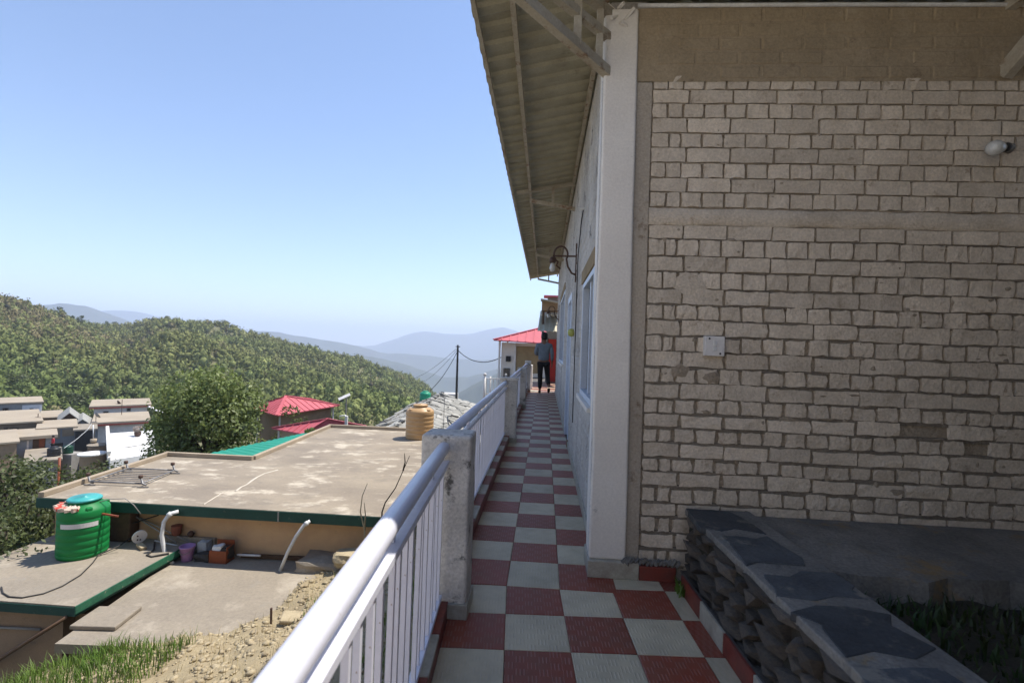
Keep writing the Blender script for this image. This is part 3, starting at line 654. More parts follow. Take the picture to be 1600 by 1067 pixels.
# --- unseen wing, added to block light and darken the right of the court
wing = thing('shade_wing', (4.2, 0, 0), 'added unseen wing that shades the right side of the planted court', 'house')
MB().box(3.12, 3.4, -6.0, 2.35, .1, 3.6).box(1.55, 3.11, -1.45, -1.25, -.1, 3.5).build('wall', mat('light_blocking_wall', (.13, .105, .08), (.08, .07, .06), 3, .95, 1, 20, .3), wing)  # walls kept dark to cut the light on the right of the bricks
wr = MB(); t = -6.2; st = []
while t < 2.12: st.append(t); t += .0342
for t in st:
    for k in range(3): u = 3.4 * k / 2; wr.v.append((1.75 + u, t, 3.28 + .13 * u + wave(t)))
wr.f = [(i*3 + k, i*3 + k + 1, i*3 + k + 4, i*3 + k + 3) for i in range(len(st) - 1) for k in range(2)]
o = wr.build('roof', m_sheet, wing); o.modifiers.new('solid', 'SOLIDIFY').thickness = .004

# ================================================================== vegetation helpers
def leaf_cloud(blobs, n, size, seed, flat=.5):
    """leaf quads on and inside a set of ellipsoids: (cx,cy,cz,rx,ry,rz,weight)"""
    g = np.random.default_rng(seed); bl = np.array(blobs, float); pr = bl[:, 6] / bl[:, 6].sum()
    k = g.choice(len(bl), n, p=pr); d = g.normal(size=(n, 3)); d /= np.linalg.norm(d, axis=1)[:, None]
    rad = g.uniform(.35, 1, n) ** .45; C = bl[k, :3] + d * bl[k, 3:6] * rad[:, None]
    nr = d + g.normal(size=(n, 3)) * .7 + np.array([0, 0, flat]); nr /= np.linalg.norm(nr, axis=1)[:, None]
    a = np.cross(nr, g.normal(size=(n, 3))); a /= np.linalg.norm(a, axis=1)[:, None]; b = np.cross(nr, a)
    s = size * g.uniform(.6, 1.4, n)[:, None]
    V = np.stack([C - a * s, C - b * s * .5 + nr * s * .12, C + a * s, C + b * s * .5 + nr * s * .12], 1)
    return V.reshape(-1, 3), np.arange(4 * n).reshape(-1, 4)
def tree(name, base, height, spread, label, cat, leafm, n, size, seed, group=None, lean=(0, 0), low=.25, nb=16, flat=.5):
    r_ = random.Random(seed); t = thing(name, base, label, cat, group); B = Vector(base)
    tr = MB(); top = B + Vector((lean[0], lean[1], height * .8)); rt = max(.02, height * .022)
    mid = B.lerp(top, .45) + Vector((r_.uniform(-.05, .05), r_.uniform(-.05, .05), 0)) * height
    tr.tube([B - Vector((0, 0, .3)), B.lerp(mid, .5), mid, top], [rt * 1.3, rt, rt * .8, rt * .25], 8)
    blobs = []
    for i in range(nb):
        a = r_.uniform(0, 6.283); h = r_.uniform(low, .93); prof = math.sin(math.pi * min(1, max(.08, (h - low * .7) / (1.02 - low * .7)))) ** .6
        rad = spread * prof * r_.uniform(.35, .78); p = B + Vector((math.cos(a) * rad + lean[0] * h, math.sin(a) * rad + lean[1] * h, h * height))
        s = spread * r_.uniform(.26, .42); blobs.append((p.x, p.y, p.z, s, s, s * r_.uniform(.6, .85), s * s))
        st = B.lerp(mid, 1).lerp(top, max(0, h - .5)); tr.tube([st, st.lerp(p, .55) + Vector((0, 0, -.03 * height)), p], [rt * .5, rt * .32, rt * .1], 5, False)
    blobs.append((B.x + lean[0] * .6, B.y + lean[1] * .6, B.z + height * (.5 + low * .4), spread * .5, spread * .5, height * .3, spread * spread * .5))
    tr.build('trunk', m_bark, t, smooth=True)
    V, Fq = leaf_cloud(blobs, n, size, seed, flat); link('crown', npmesh('crown', V, Fq, leafm), t)
    return t
def blades(pts, nrm_h, wdt, seed, m, name, parent=None):
    g = np.random.default_rng(seed); P = np.asarray(pts, float); n = len(P)
    h = np.asarray(nrm_h) * g.uniform(.4, 1.3, n); a = g.uniform(0, 6.283, n); ln = g.uniform(.1, .7, n) * h
    d = np.stack([np.cos(a), np.sin(a), 0 * a], 1); s = np.stack([-np.sin(a), np.cos(a), 0 * a], 1) * wdt * g.uniform(.6, 1.3, n)[:, None]
    up = np.array([0, 0, 1.]); m1 = P + d * (ln * .3)[:, None] + up * (h * .6)[:, None]; tp = P + d * ln[:, None] + up * (h * .93)[:, None]
    V = np.stack([P - s, P + s, m1 + s * .7, m1 - s * .7, tp], 1).reshape(-1, 3); i = np.arange(n)[:, None] * 5
    F3 = np.concatenate([i + [0, 1, 2], i + [0, 2, 3], i + [3, 2, 4]], 0)
    return npmesh(name, V, F3, m)

# ================================================================== slope of rubble below the railing
XB = [(-2, 6.4), (5.0, 6.2), (5.7, 5.5), (6.15, 4.72), (6.5, 4.15), (6.9, 3.85), (7.6, 3.75), (8.2, 3.85), (8.63, 4.05), (9.3, 3.95), (10.6, 3.8)]
def slope_z(x, y):
    xb = float(np.interp(y, [q[0] for q in XB], [q[1] for q in XB])); d = -x - .60
    f_ = max(0, d / (xb - .60)); z = -1.72 - .88 * f_ ** .8 if -x < xb else -2.60 - .75 * (-x - xb)
    return z + .06 * math.sin(x * 2.3 + y * 1.1) * math.sin(y * 1.7 - x) * min(1, max(0, d)) + .025 * math.sin(x * 7 + y * 5.3)
sl_ = MB(); nx, ny = 70, 130; X0, X1, Y0, Y1 = -6.6, -.585, -1.8, 10.5; rr = random.Random(2)
for j in range(ny + 1):
    for i in range(nx + 1):
        x = X0 + (X1 - X0) * i / nx; y = Y0 + (Y1 - Y0) * j / ny; sl_.v.append((x, y, slope_z(x, y) + rr.uniform(-.02, .02)))
sl_.f = [(j*(nx+1) + i, j*(nx+1) + i + 1, (j+1)*(nx+1) + i + 1, (j+1)*(nx+1) + i) for j in range(ny) for i in range(nx)]
tag(sl_.build('rubble_slope', m_soil, smooth=True), kind='structure')
g = np.random.default_rng(3)
CHIP = np.array([(0, 0, 1)] + [(.894 * math.cos(1.2566 * k), .894 * math.sin(1.2566 * k), .447) for k in range(5)] + [(.894 * math.cos(1.2566 * k + .628), .894 * math.sin(1.2566 * k + .628), -.447) for k in range(5)] + [(0, 0, -1)])
CHIPF = np.array([(0, 1 + k, 1 + (k + 1) % 5) for k in range(5)] + [(1 + k, 6 + k, 1 + (k + 1) % 5) for k in range(5)] + [(6 + k, 6 + (k + 1) % 5, 1 + (k + 1) % 5) for k in range(5)] + [(11, 6 + (k + 1) % 5, 6 + k) for k in range(5)])
base = []
for k in range(6):
    base.append((CHIP * (1 + g.normal(0, .30, (12, 1))), CHIPF))
VV, FF, off = [], [], 0
for i in range(9000):
    y = g.uniform(3.2, 9.6); x = g.uniform(-5.2, -.8)
    if slope_z(x, y) < -2.63: continue
    s = .006 + .034 * g.random() ** 3.2; q, fq = base[i % 6]
    a = g.uniform(0, 6.28); R = np.array([[math.cos(a), -math.sin(a), 0], [math.sin(a), math.cos(a), 0], [0, 0, 1]])
    VV.append((q * s * [1.3, 1, .6]) @ R.T + [x, y, slope_z(x, y) + s * .2]); FF.append(fq + off); off += len(q)
tag(link('stone_chips', npmesh('stone_chips', np.concatenate(VV), np.concatenate(FF), m_stone)), 'loose pale stone chips strewn over the dry slope', 'rubble', kind='stuff')
pts = []
for i in range(42000):
    x = -g.uniform(.65, 6.4); y = g.uniform(2.2, 9.6)
    dens = 0.
    if x < -4.15 and y < 5.85: dens = .95
    if x < -1.0 and y < 4.4: dens = .6
    dens = max(dens, .75 * max(0, 1 - abs(x + 2.9 + .1 * (y - 7)) / .45) if 6.4 < y < 8.0 else 0, .85 if x > -1.9 else 0)
    if math.sin(x * 5.1 + y * 2.2) * math.sin(y * 4.3 - x * 2) < -.25 and x > -3.9: dens *= .12
    if -3.6 < x < -2.3 and y < 6.4: dens *= .18
    if g.random() < dens: pts.append((x, y, slope_z(x, y) - .01))
tag(link('grass', blades(pts, np.where(np.array(pts)[:, 0] < -4.1, .19, .10), .006, 4, m_grass, 'grass')), 'fresh green grass tufts growing on the slope below the railing', 'grass', kind='stuff')
dp = [(x, y, slope_z(x, y) - .01) for x, y in zip(-g.uniform(.7, 5.4, 2600), g.uniform(2.6, 9.2, 2600)) if slope_z(x, y) > -2.62 or y < 6]
tag(link('dry_grass', blades(dp, .14, .003, 44, mat('dry_stalks', (.42, .34, .17), (.33, .26, .12), 3, .9), 'dry_grass')), 'thin straw coloured dry stalks scattered over the rubble slope', 'dry grass', kind='stuff')
pts = [(g.uniform(1.3, 3.3), g.uniform(.2, 2.34), .25) for _ in range(7000)]
pts = [p for p in pts if p[0] > L(1.42, p[1] - 2.24).x]
tag(link('grass', blades(pts, .07, .006, 5, leafmat('dark_grass', (.035, .07, .018), (.05, .06, .02), 3, .2), 'grass')), 'low dark grass and weeds behind the stone wall', 'grass', kind='stuff')
pl_ = [(L(.985, .56).x + g.uniform(-.03, .03), L(.985, .56).y + g.uniform(-.04, .06), 0) for _ in range(60)]
tag(link('weed_tuft', blades(pl_, .07, .005, 6, m_grass, 'weed_tuft')), 'small green weed tuft in the corner between plinth and stone wall', 'weed')
# odd things on the slope
def loose_brick(name, p, rot, label, m=m_oldbrick):
    o = tag(MB().box(-.11, .11, -.055, .055, -.035, .035).build(name, m, bevel=.006), label, 'brick'); o.location = p; o.rotation_euler = rot
loose_brick('loose_brick', (-3.62, 7.36, -2.60), (.1, -.12, .5), 'broken red brick lying at the edge of the concrete slab')
o = tag(MB().box(-.17, .17, -.12, .12, -.03, .03).build('flat_stone', m_stone, bevel=.02), 'flat tan stone lying on the rubble by the iron rod', 'stone'); o.location = (-3.3, 6.62, slope_z(-3.3, 6.62) + .03); o.rotation_euler = (.1, .15, .3)
tag(MB().tube([(-3.62, 6.62, -2.80), (-3.63, 6.62, -2.33)], .016, 6).build('iron_rod', m_rust), 'short rusty iron rod standing upright in the rubble edge', 'rod')
rr = random.Random(14)
for k, (p, s, lb) in enumerate((((-3.75, 8.55, -2.55), (.42, .30, .12), 'large broken lump of grey concrete on the slope under the roof edge'), ((-3.25, 8.35, -2.35), (.24, .2, .12), 'pale broken stone beside the concrete lump on the slope'), ((-2.6, 8.9, -1.95), (.25, .2, .13), 'pale jagged stone high on the slope by the twigs'), ((-2.9, 7.9, -2.2), (.15, .12, .08), 'small pale stone on the slope below the twigs'))):
    b = MB(); lump(b, p, s, [rr.uniform(0, 9) for _ in range(3)], 3); tag(b.build('broken_stone', m_conc2 if k == 0 else m_stone), lb, 'stone')
def twig(pts, r, label, m=m_bark):
    b = MB()
    for pl in pts: b.tube(pl, [r * (1 - .7 * i / (len(pl) - 1)) for i in range(len(pl))], 5)
    tag(b.build('twig', m, smooth=True), label, 'twig')
G = lambda x, y: slope_z(x, y) - .03
A_ = [ony(*q, 6) for q in ((570, 828), (563, 800), (566, 775), (574, 755))]; A2 = [ony(*q, 6) for q in ((570, 828), (571, 805), (569, 785))]
twig([[(A_[0].x, 6, G(A_[0].x, 6)), *A_], A2], .012, 'pale bare forked twig standing on the slope beside the railing', m_stone)
B_ = [ony(*q, 5.6) for q in ((597, 800), (602, 785), (618, 762), (630, 735), (640, 712))]; B2 = [ony(*q, 5.6) for q in ((630, 735), (633, 722), (632, 708))]
twig([[(B_[0].x, 5.6, G(B_[0].x, 5.6)), *B_], B2], .011, 'thin dark curved twig rising above the roof edge beside the railing')

# ================================================================== house below with two flat roofs
lowh = thing('flat_roofed_house', (-6, 10, -6), 'flat roofed house below the walkway with dark green roof edge and peach walls', 'house')
ZR = -1.67
poly = [(-9.15, 8.50), (-2.6, 8.50), (-2.6, 17.0), (-7.45, 17.0), (-7.22, 11.96), (-9.45, 11.96)]
rf = MB().prism(poly, ZR - .03, ZR).build('roof_slab', m_conc, lowh)
MB().prism([(-9.14, 8.51), (-2.61, 8.51), (-2.61, 16.98), (-7.42, 16.98), (-7.2, 11.94), (-9.43, 11.94)], ZR - .16, ZR - .032).build('slab_core', m_green, lowh)
MB().box(-9.16, -2.59, 8.482, 8.499, ZR - .185, ZR - .012).build('fascia', m_green, lowh)
MB().box(-4.60, -4.575, 8.476, 8.4815, ZR - .185, ZR - .012).build('fascia_joint', m_grey, lowh)
def kb(a, b, wd, h, nm='parapet'):
    a, b = Vector(a + (ZR + h / 2 + .001,)), Vector(b + (ZR + h / 2 + .001,)); MB().bar(a, b, wd, h).build(nm, m_conc_edge, lowh, bevel=.008)
kb((-9.10, 8.51), (-9.40, 11.88), .11, .09); kb((-9.46, 11.92), (-7.16, 11.92), .10, .10); kb((-7.17, 11.98), (-7.42, 16.9), .11, .09); kb((-7.47, 16.95), (-2.6, 16.95), .11, .10)
MB().box(-9.1, -2.7, 8.80, 9.0, -6.5, ZR - .165).box(-9.1, -8.9, 9.0, 11.8, -6.5, ZR - .165).box(-7.3, -7.1, 11.8, 16.8, -6.5, ZR - .165).box(-9.1, -7.3, 11.6, 11.79, -6.5, ZR - .165).build('wall', m_peach, lowh)
MB().box(-7.1, -2.7, 16.6, 16.8, -6.5, ZR - .165).box(-2.9, -2.7, 9.0, 16.6, -6.5, ZR - .165).build('rear_wall', m_peach, lowh)
def strip(pts, wd, h=.012):
    b = MB(); pts = [Vector(p) for p in pts]; rr_ = random.Random(int(abs(pts[0].x) * 100)); vs_ = []
    for i, p in enumerate(pts):
        d = (pts[min(i + 1, len(pts) - 1)] - pts[max(0, i - 1)]).normalized(); s = Vector((-d.y, d.x, 0)) * wd * rr_.uniform(.35, .65)
        vs_ += [p - s, p + s, p + Vector((0, 0, h))]
    b.v = [tuple(q) for q in vs_]; b.f = [(3*i, 3*i + 2, 3*i + 5, 3*i + 3) for i in range(len(pts) - 1)] + [(3*i + 2, 3*i + 1, 3*i + 4, 3*i + 5) for i in range(len(pts) - 1)]
    b.build('cement_seam', mat('pale_cement', (.56, .50, .41), (.48, .42, .34), 6, .95), lowh)
strip([onz(x, y, ZR + .002) for x, y in ((318, 788), (326, 783), (334, 778), (342, 773), (349, 769))], .03)
strip([onz(x, y, ZR + .002) for x, y in ((368, 767), (376, 761), (385, 757), (394, 750), (402, 745), (412, 740), (423, 737), (434, 734))], .045)
# lower slabs in front of it
ZU, ZL = -2.42, -2.62
MB().box(-9.0, -6.34, 6.47, 8.79, ZU - .14, ZU - .02).build('upper_slab', m_green, lowh)
MB().box(-8.99, -6.36, 6.485, 8.79, ZU - .019, ZU).build('slab_screed', m_conc2, lowh)
MB().box(-6.345, -6.325, 6.46, 8.47, ZU - .10, ZU + .006).build('slab_edge', m_green2, lowh)
MB().prism([(-6.12, 5.98), (-5.30, 6.03), (-3.2, 6.1), (-3.2, 8.79), (-6.50, 8.79)], ZL - .12, ZL).build('lower_slab', m_conc2, lowh)
MB().box(-9.0, -6.7, 6.66, 6.85, -6.5, ZU - .142).box(-6.05, -3.3, 6.28, 6.45, -6.5, ZL - .122).box(-6.7, -6.55, 6.86, 8.79, -6.5, ZL - .122).build('lower_wall', m_tan, lowh)
stk = MB(); stk.prism([tuple(onz(*q, ZL + .06))[:2] for q in ((108, 977), (180, 979), (222, 946), (155, 946))], ZL + .005, ZL + .06)
tag(stk.build('loose_slab', m_conc2, bevel=.012), 'thin loose concrete slab lying flat on the lower roof', 'slab')
tag(MB().tube([(-7.75, 6.60, -3.42), (-6.45, 6.46, -2.56)], .028, 8).build('drain_pipe', m_brownpipe, smooth=True), 'slanting brown drain pipe across the tan lower wall', 'pipe')
tag(MB().tube([(-8.3, 6.63, -2.90), (-7.0, 6.63, -2.865)], .018, 8).build('water_pipe', m_grey, smooth=True), 'thin grey water pipe fixed level on the tan lower wall', 'pipe')
def pipe(pts, r, label, cap):
    t = thing('spout_pipe', pts[-1], label, 'pipe')
    MB().tube(pts, r, 12).build('pipe', m_pvc, t, smooth=True); MB().tube([cap[0], cap[1]], r * 1.35, 12).build('collar', m_pvc, t, smooth=True)
pipe([(-6.42, 8.47, -1.77), (-6.52, 8.38, -1.79), (-6.585, 8.34, -1.92), (-6.60, 8.32, -2.15), (-6.53, 8.31, -2.42), (-6.36, 8.30, -2.625)], .034, 'curved white rain pipe from the green fascia down past the slab edge', ((-6.50, 8.40, -1.785), (-6.54, 8.37, -1.82)))
pipe([(-4.00, 8.47, -1.80), (-4.08, 8.42, -1.86), (-4.20, 8.38, -2.05), (-4.32, 8.34, -2.32), (-4.42, 8.30, -2.625)], .030, 'slanting white rain pipe from the green fascia beside the concrete lump', ((-4.03, 8.45, -1.83), (-4.07, 8.42, -1.85)))
# --- water tanks
def tank(base, r, h, body, lid, label, turns=5, band=None, lidr=.48):
    t = thing('water_tank', base, label, 'tank'); prof = [(r * .96, 0), (r, .04 * h)]; zt = .80 * h
    for k in range(turns):
        z0 = .06 * h + (zt - .08 * h) * k / turns; dz = (zt - .08 * h) / turns
        prof += [(r, z0 + .05 * dz), (r * .985, z0 + .12 * dz), (r * .985, z0 + .2 * dz), (r, z0 + .3 * dz), (r * 1.005, z0 + .65 * dz)]
    prof += [(r, zt), (r * .97, zt + .03 * h), (r * .80, zt + .085 * h), (r * lidr * 1.08, zt + .125 * h), (r * lidr * 1.05, zt + .16 * h), (.02, zt + .162 * h)]
    MB().lathe(prof, 48, base).build('body', body, t, smooth=True)
    B = Vector(base); MB().lathe([(r * lidr * .9, 0), (r * lidr * 1.14, .005), (r * lidr * 1.14, .03 * h), (r * lidr, .052 * h), (.03, .06 * h), (.03, .066 * h), (.001, .067 * h)], 40, B + Vector((0, 0, zt + .155 * h))).build('lid', lid, t, smooth=True)
    for a in (-2.2, -.6, 1., 2.6):                     # lifting shoulders pressed into the crown
        c = B + Vector((math.cos(a) * r * .80, math.sin(a) * r * .80, zt + .045 * h)); d = Vector((math.cos(a), math.sin(a), 0)); MB().bar(c - d * r * .13, c + d * r * .17, r * .26, .085 * h).build('shoulder', body, t, bevel=.02)
    if band:
        b = MB(); n = 14
        for k in range(n + 1):
            a = band[0] + (band[1] - band[0]) * k / n
            b.v += [(B.x + math.cos(a) * (r * 1.008 + .002), B.y + math.sin(a) * (r * 1.008 + .002), B.z + h * z_) for z_ in (.555, .635)]
        b.f = [(2*k, 2*k + 2, 2*k + 3, 2*k + 1) for k in range(n)]; b.build('printed_band', m_white, t)
    return t
gt = tank((-7.80, 8.05, ZU), .355, .96, m_tank_g, m_tank_lid, 'green plastic water tank with a turquoise lid on the lower roof', 6, (-1.75, -.25), .60)
tank((-3.93, 15.75, ZR), .44, 1.08, m_tank_t, m_tank_t, 'tan plastic water tank standing on the big concrete roof', 6)
rp = MB(); rr = random.Random(5); TB = Vector((-7.80, 8.05, ZU + .84))
for k in range(34):
    a = -3.6 + 2.6 * (k / 33) + 0; rad = .30 + .04 * math.sin(k * 1.7)
    rp.v += [tuple(TB + Vector((math.cos(a) * (rad - .06), math.sin(a) * (rad - .06), .035 + .03 * rr.random()))), tuple(TB + Vector((math.cos(a) * (rad + .07), math.sin(a) * (rad + .07), .0 + .05 * rr.random())))]
    rp.v += [tuple(TB + Vector((math.cos(a) * (rad - .05), math.sin(a) * (rad - .05), .01))), tuple(TB + Vector((math.cos(a) * (rad + .06), math.sin(a) * (rad + .06), -.03)))]
rp.f = [(4*k, 4*k + 1, 4*k + 5, 4*k + 4) for k in range(33)] + [(4*k + 1, 4*k + 3, 4*k + 7, 4*k + 5) for k in range(33)] + [(4*k + 2, 4*k, 4*k + 4, 4*k + 6) for k in range(33)]
m_cloth = mat('faded_cloth', (.62, .52, .42), (.50, .40, .32), 9, .9, .5, 40, .2, (.55, .08, .06), 8, .53, .57)
tag(rp.build('tied_cloth', m_cloth), 'faded cream and red cloth wound round the green tank lid', 'cloth')
tag(MB().tube([(-7.66, 8.05, -1.58), (-7.42, 8.12, -1.50), (-7.20, 8.20, -1.50), (-7.08, 8.25, -1.62), (-7.0, 8.32, -1.80)], .008, 6).build('tank_cable', m_grey, smooth=True), 'thin grey cable hanging from the green tank', 'cable')
tag(MB().bar((-7.68, 7.95, -1.66), (-7.22, 8.1, -1.78), .03, .025).build('wooden_batten', m_orange), 'short reddish batten sticking out beside the green tank', 'batten')
tag(MB().tube([(-7.84, 6.81, ZU + .01), (-7.64, 6.66, ZU + .01), (-7.45, 6.58, ZU + .01), (-7.25, 6.58, ZU + .01), (-7.08, 6.72, ZU + .01), (-7.03, 6.95, ZU + .01), (-7.09, 7.3, ZU + .01), (-7.28, 7.7, ZU + .01), (-7.42, 7.95, ZU + .03), (-7.36, 8.30, ZU + .05), (-7.3, 8.6, ZU + .15)], .011, 6).build('garden_hose', m_hose, smooth=True), 'thin dark hose curving over the lower roof by the green tank', 'hose')
tag(MB().tube([(-6.95, 8.60, ZU + .03), (-6.72, 8.30, ZU + .015), (-6.68, 8.10, ZU + .012), (-6.55, 8.05, ZU + .012), (-6.42, 8.15, ZU + .02), (-6.36, 8.2, ZU + .02)], .016, 6).build('rubber_hose', m_hose, smooth=True), 'short black rubber hose curled at the slab edge', 'hose')
# --- clutter under the roof edge
bk = thing('bucket', (-6.22, 8.55, ZL), 'lilac plastic bucket standing under the green roof edge', 'bucket')
MB().lathe([(.085, 0), (.09, .01), (.115, .23), (.13, .235), (.13, .26), (.11, .26), (.085, .02), (.001, .018)], 28, (-6.22, 8.46, ZL)).build('body', m_pink, bk, smooth=True)
MB().tube([(-6.34, 8.46, ZL + .24), (-6.31, 8.37, ZL + .17), (-6.22, 8.34, ZL + .14), (-6.13, 8.37, ZL + .17), (-6.10, 8.46, ZL + .24)], .005, 6).build('handle', m_grey, bk)
cr = thing('orange_crate', (-5.6, 8.5, ZL), 'open orange plastic crate with bags under the green roof edge', 'crate')
c = MB(); x0, x1, y0, y1, h = -5.78, -5.46, 8.40, 8.64, .22
c.box(x0, x1, y0, y1, ZL, ZL + .02).box(x0, x1, y0, y0 + .02, ZL + .02, ZL + h).box(x0, x1, y1 - .02, y1, ZL + .02, ZL + h + .12).box(x0, x0 + .02, y0 + .02, y1 - .02, ZL + .02, ZL + h).box(x1 - .02, x1, y0 + .02, y1 - .02, ZL + .02, ZL + h + .06)
c.build('shell', m_orange, cr, bevel=.006)
b = MB(); lump(b, (-5.66, 8.5, ZL + .21), (.09, .08, .09), (1, 4, 2), 4); b.build('bag', m_pvc, cr); b = MB(); lump(b, (-5.55, 8.52, ZL + .15), (.11, .10, .12), (3, 1, 2), 4); b.build('sack', m_hose, cr)
b = MB(); lump(b, (-6.02, 8.62, ZL + .15), (.10, .08, .17), (2, 7, 1), 4); tag(b.build('grey_sack', m_bluegrey), 'small blue grey sack leaning on the wall by the bucket', 'sack')
b = MB(); lump(b, (-5.93, 8.50, ZL + .07), (.14, .10, .08), (5, 2, 8), 4); tag(b.build('dark_bundle', m_hose), 'low dark bundle on the slab between bucket and crate', 'bundle')
tag(MB().box(-7.0, -5.9, 8.72, 8.79, ZL, ZL + .30).build('low_ledge', m_conc2, bevel=.01), 'low grey cement ledge along the foot of the peach wall', 'ledge')
pot = MB().lathe([(.05, 0), (.075, .02), (.085, .16), (.09, .18), (.08, .18), (.001, .17)], 18, (-6.62, 8.70, ZL + .33)); tag(pot.build('clay_pot', m_oldbrick, smooth=True), 'tall brown clay pot standing on the low ledge', 'pot')
pot = MB().lathe([(.03, 0), (.05, .02), (.06, .06), (.03, .10), (.001, .1)], 16, (-6.36, 8.72, ZL + .31)); tag(pot.build('clay_jar', m_rust, smooth=True), 'small dark jar beside the clay pot on the ledge', 'jar')
st = thing('clay_oven_top', (-7.1, 8.45, ZU), 'perforated pale plate leaning on a broken clay foot by the green tank', 'plate')
MB().tube([(-7.12, 8.46, ZU + .16), (-7.145, 8.475, ZU + .165)], [.115, .115], 20).build('disc', m_plaster, st)
for k in range(5): a = k * 1.256; MB().tube([(-7.116 + .0, 8.452 + .055 * math.cos(a), ZU + .16 + .055 * math.sin(a)), (-7.122, 8.455 + .055 * math.cos(a), ZU + .16 + .055 * math.sin(a))], .014, 8).build('hole', m_rust, st)
MB().bar((-7.08, 8.40, ZU + .06), (-6.9, 8.30, ZU + .03), .10, .05).build('foot', m_stone, st, bevel=.012)
for k, (a_, b_, r_, lb, mm) in enumerate((((-7.5, 8.70, -1.95), (-6.55, 8.62, ZU + .03), .014, 'long thin dark pole leaning along the peach wall', m_grey), ((-7.35, 8.72, -2.02), (-6.3, 8.66, ZU + .02), .012, 'second thin grey pole leaning along the peach wall', m_grey), ((-7.5, 8.6, -2.12), (-6.95, 8.66, -1.93), .012, 'short black stick propped behind the green tank', m_wire), ((-6.95, 8.6, ZU + .05), (-6.2, 8.58, ZU - .05), .012, 'white plastic tube lying by the ledge end', m_pvc))):
    tag(MB().tube([a_, b_], r_, 6).build('pole', mm, smooth=True), lb, 'pole')
tag(MB().bar((-5.35, 8.68, ZL + .05), (-3.95, 8.70, ZL + .06), .05, .06).build('wooden_plank', m_wood), 'dark timber lying along the foot of the peach wall', 'timber')
tag(MB().tube([(-5.38, 8.60, ZL + .09), (-4.95, 8.60, ZL + .10)], .02, 8).build('short_tube', m_pvc, smooth=True), 'short white tube lying on the dark timber by the crate', 'tube')
pt2 = MB(); pt2.box(-8.75, -7.40, 8.55, 8.78, ZU + .001, ZU + .55); tag(pt2.build('scrap_pile', m_wood, bevel=.03), 'dark heap of scrap boards behind the green tank', 'scrap')
# --- metal cot frame on the roof
ct = thing('cot_frame', (-8.55, 9.9, ZR), 'grey metal cot frame lying legs up on the concrete roof', 'cot')
c1, c2, c3, c4 = Vector((-9.0, 9.38, ZR + .06)), Vector((-7.92, 9.42, ZR + .06)), Vector((-8.08, 10.48, ZR + .06)), Vector((-9.12, 10.42, ZR + .06))
m_cot = mat('cot_steel', (.30, .29, .28), (.20, .19, .18), 9, .5, 0, 30, .2, (.13, .08, .05), 8, .6, .68, metal=.4)
for a_, b_ in ((c1, c2), (c2, c3), (c3, c4), (c4, c1)): MB().tube([a_, b_], .016, 8).build('side_rail', m_cot, ct, smooth=True)
for k in range(1, 8):
    f_ = k / 8; MB().tube([c1.lerp(c4, f_), c2.lerp(c3, f_)], .008, 6).build('slat', m_cot, ct)
for p in (c1, c2, c3, c4):
    q = p + Vector((-.06, .02, .13)); MB().tube([p + Vector((.08, 0, -.03)), p, q], .02, 8).build('leg', m_cot, ct, smooth=True)
    MB().lathe([(.0, -.035), (.035, -.03), (.042, 0), (.035, .03), (.0, .035)], 12, q).build('knob', m_rust, ct, smooth=True)
    MB().tube([p + Vector((-.02, -.10, -.04)), p + Vector((.18, -.06, -.045))], .014, 6).build('foot', m_cot, ct)

# ================================================================== ground: hillside, forested hill, mountains
def lerp_tab(tab, x):
    xs = [t[0] for t in tab]; return float(np.interp(x, xs, [t[1] for t in tab]))
RIDGE = [(-420, 440), (-200, 450), (-60, 456), (0, 463), (30, 468), (65, 483), (95, 490), (125, 503), (165, 510), (205, 512), (230, 503), (255, 499), (275, 502), (300, 508), (340, 515), (380, 526), (430, 535), (480, 548), (530, 560), (580, 571), (620, 581), (650, 593), (668, 603), (690, 622), (720, 655), (760, 720)]
RDIST = [(-420, 430), (0, 470), (120, 560), (205, 700), (255, 640), (400, 620), (560, 600), (690, 570), (760, 560)]
NEAR = [(0, -3.5), (5, -4.6), (10, -6.2), (20, -7.2), (30, -9.2), (45, -12.4), (60, -14.5), (90, -18), (150, -25)]
def fnoise(x, y, s, k=0):
    return math.sin(x / s + 1.3 * k + 1.7 * math.sin(y / s * .7 + k)) * math.cos(y / s * 1.1 - .8 * k + 1.3 * math.sin(x / s * .6))
def hill_z(px, r, jit=True):
    d = ray(px, 540); d = Vector((d.x, d.y, 0)).normalized(); x, y = d.x * r, d.y * r
    R = lerp_tab(RDIST, px); rz = at(px, lerp_tab(RIDGE, px), R).z - 4.2 - 5.5 * min(1, max(0, (150 - px) / 90))
    if px < 560: zb = -25
    else: zb = -25 - (px - 560) * .35
    if r <= 150:
        z = lerp_tab(NEAR, r)
        if px > 560: z = z - max(0, r - 34) * .02 * (px - 560) / 40
        return x, y, z
    if r <= R:
        t = (r - 150) / (R - 150); z0 = hill_z(px, 150)[2]; z = z0 + (rz - z0) * (1 - (1 - t) ** 1.35)
        amp = 7 * min(1, t * 4) * min(1, (1 - t) * 5 + .15)
    else:
        z = rz - (r - R) * .55; amp = 2
    z += amp * (fnoise(x, y, 38, 1) + .5 * fnoise(x, y, 17, 3)) if jit else 0
    return x, y, z
pxs = list(np.linspace(-420, 760, 150)); rs = list(np.geomspace(3, 150, 40)) + list(np.linspace(160, 700, 70)) + [760, 900, 1200]
V = [hill_z(p, r) for r in rs for p in pxs]; n = len(pxs)
Fq = [(j*n + i, j*n + i + 1, (j+1)*n + i + 1, (j+1)*n + i) for j in range(len(rs) - 1) for i in range(n - 1)]
m_hill = mat('hill_ground', (.20, .18, .085), (.13, .135, .06), .012, .95, 0, 1, .3, (.24, .19, .11), .02, .60, .70, fscale=.15)
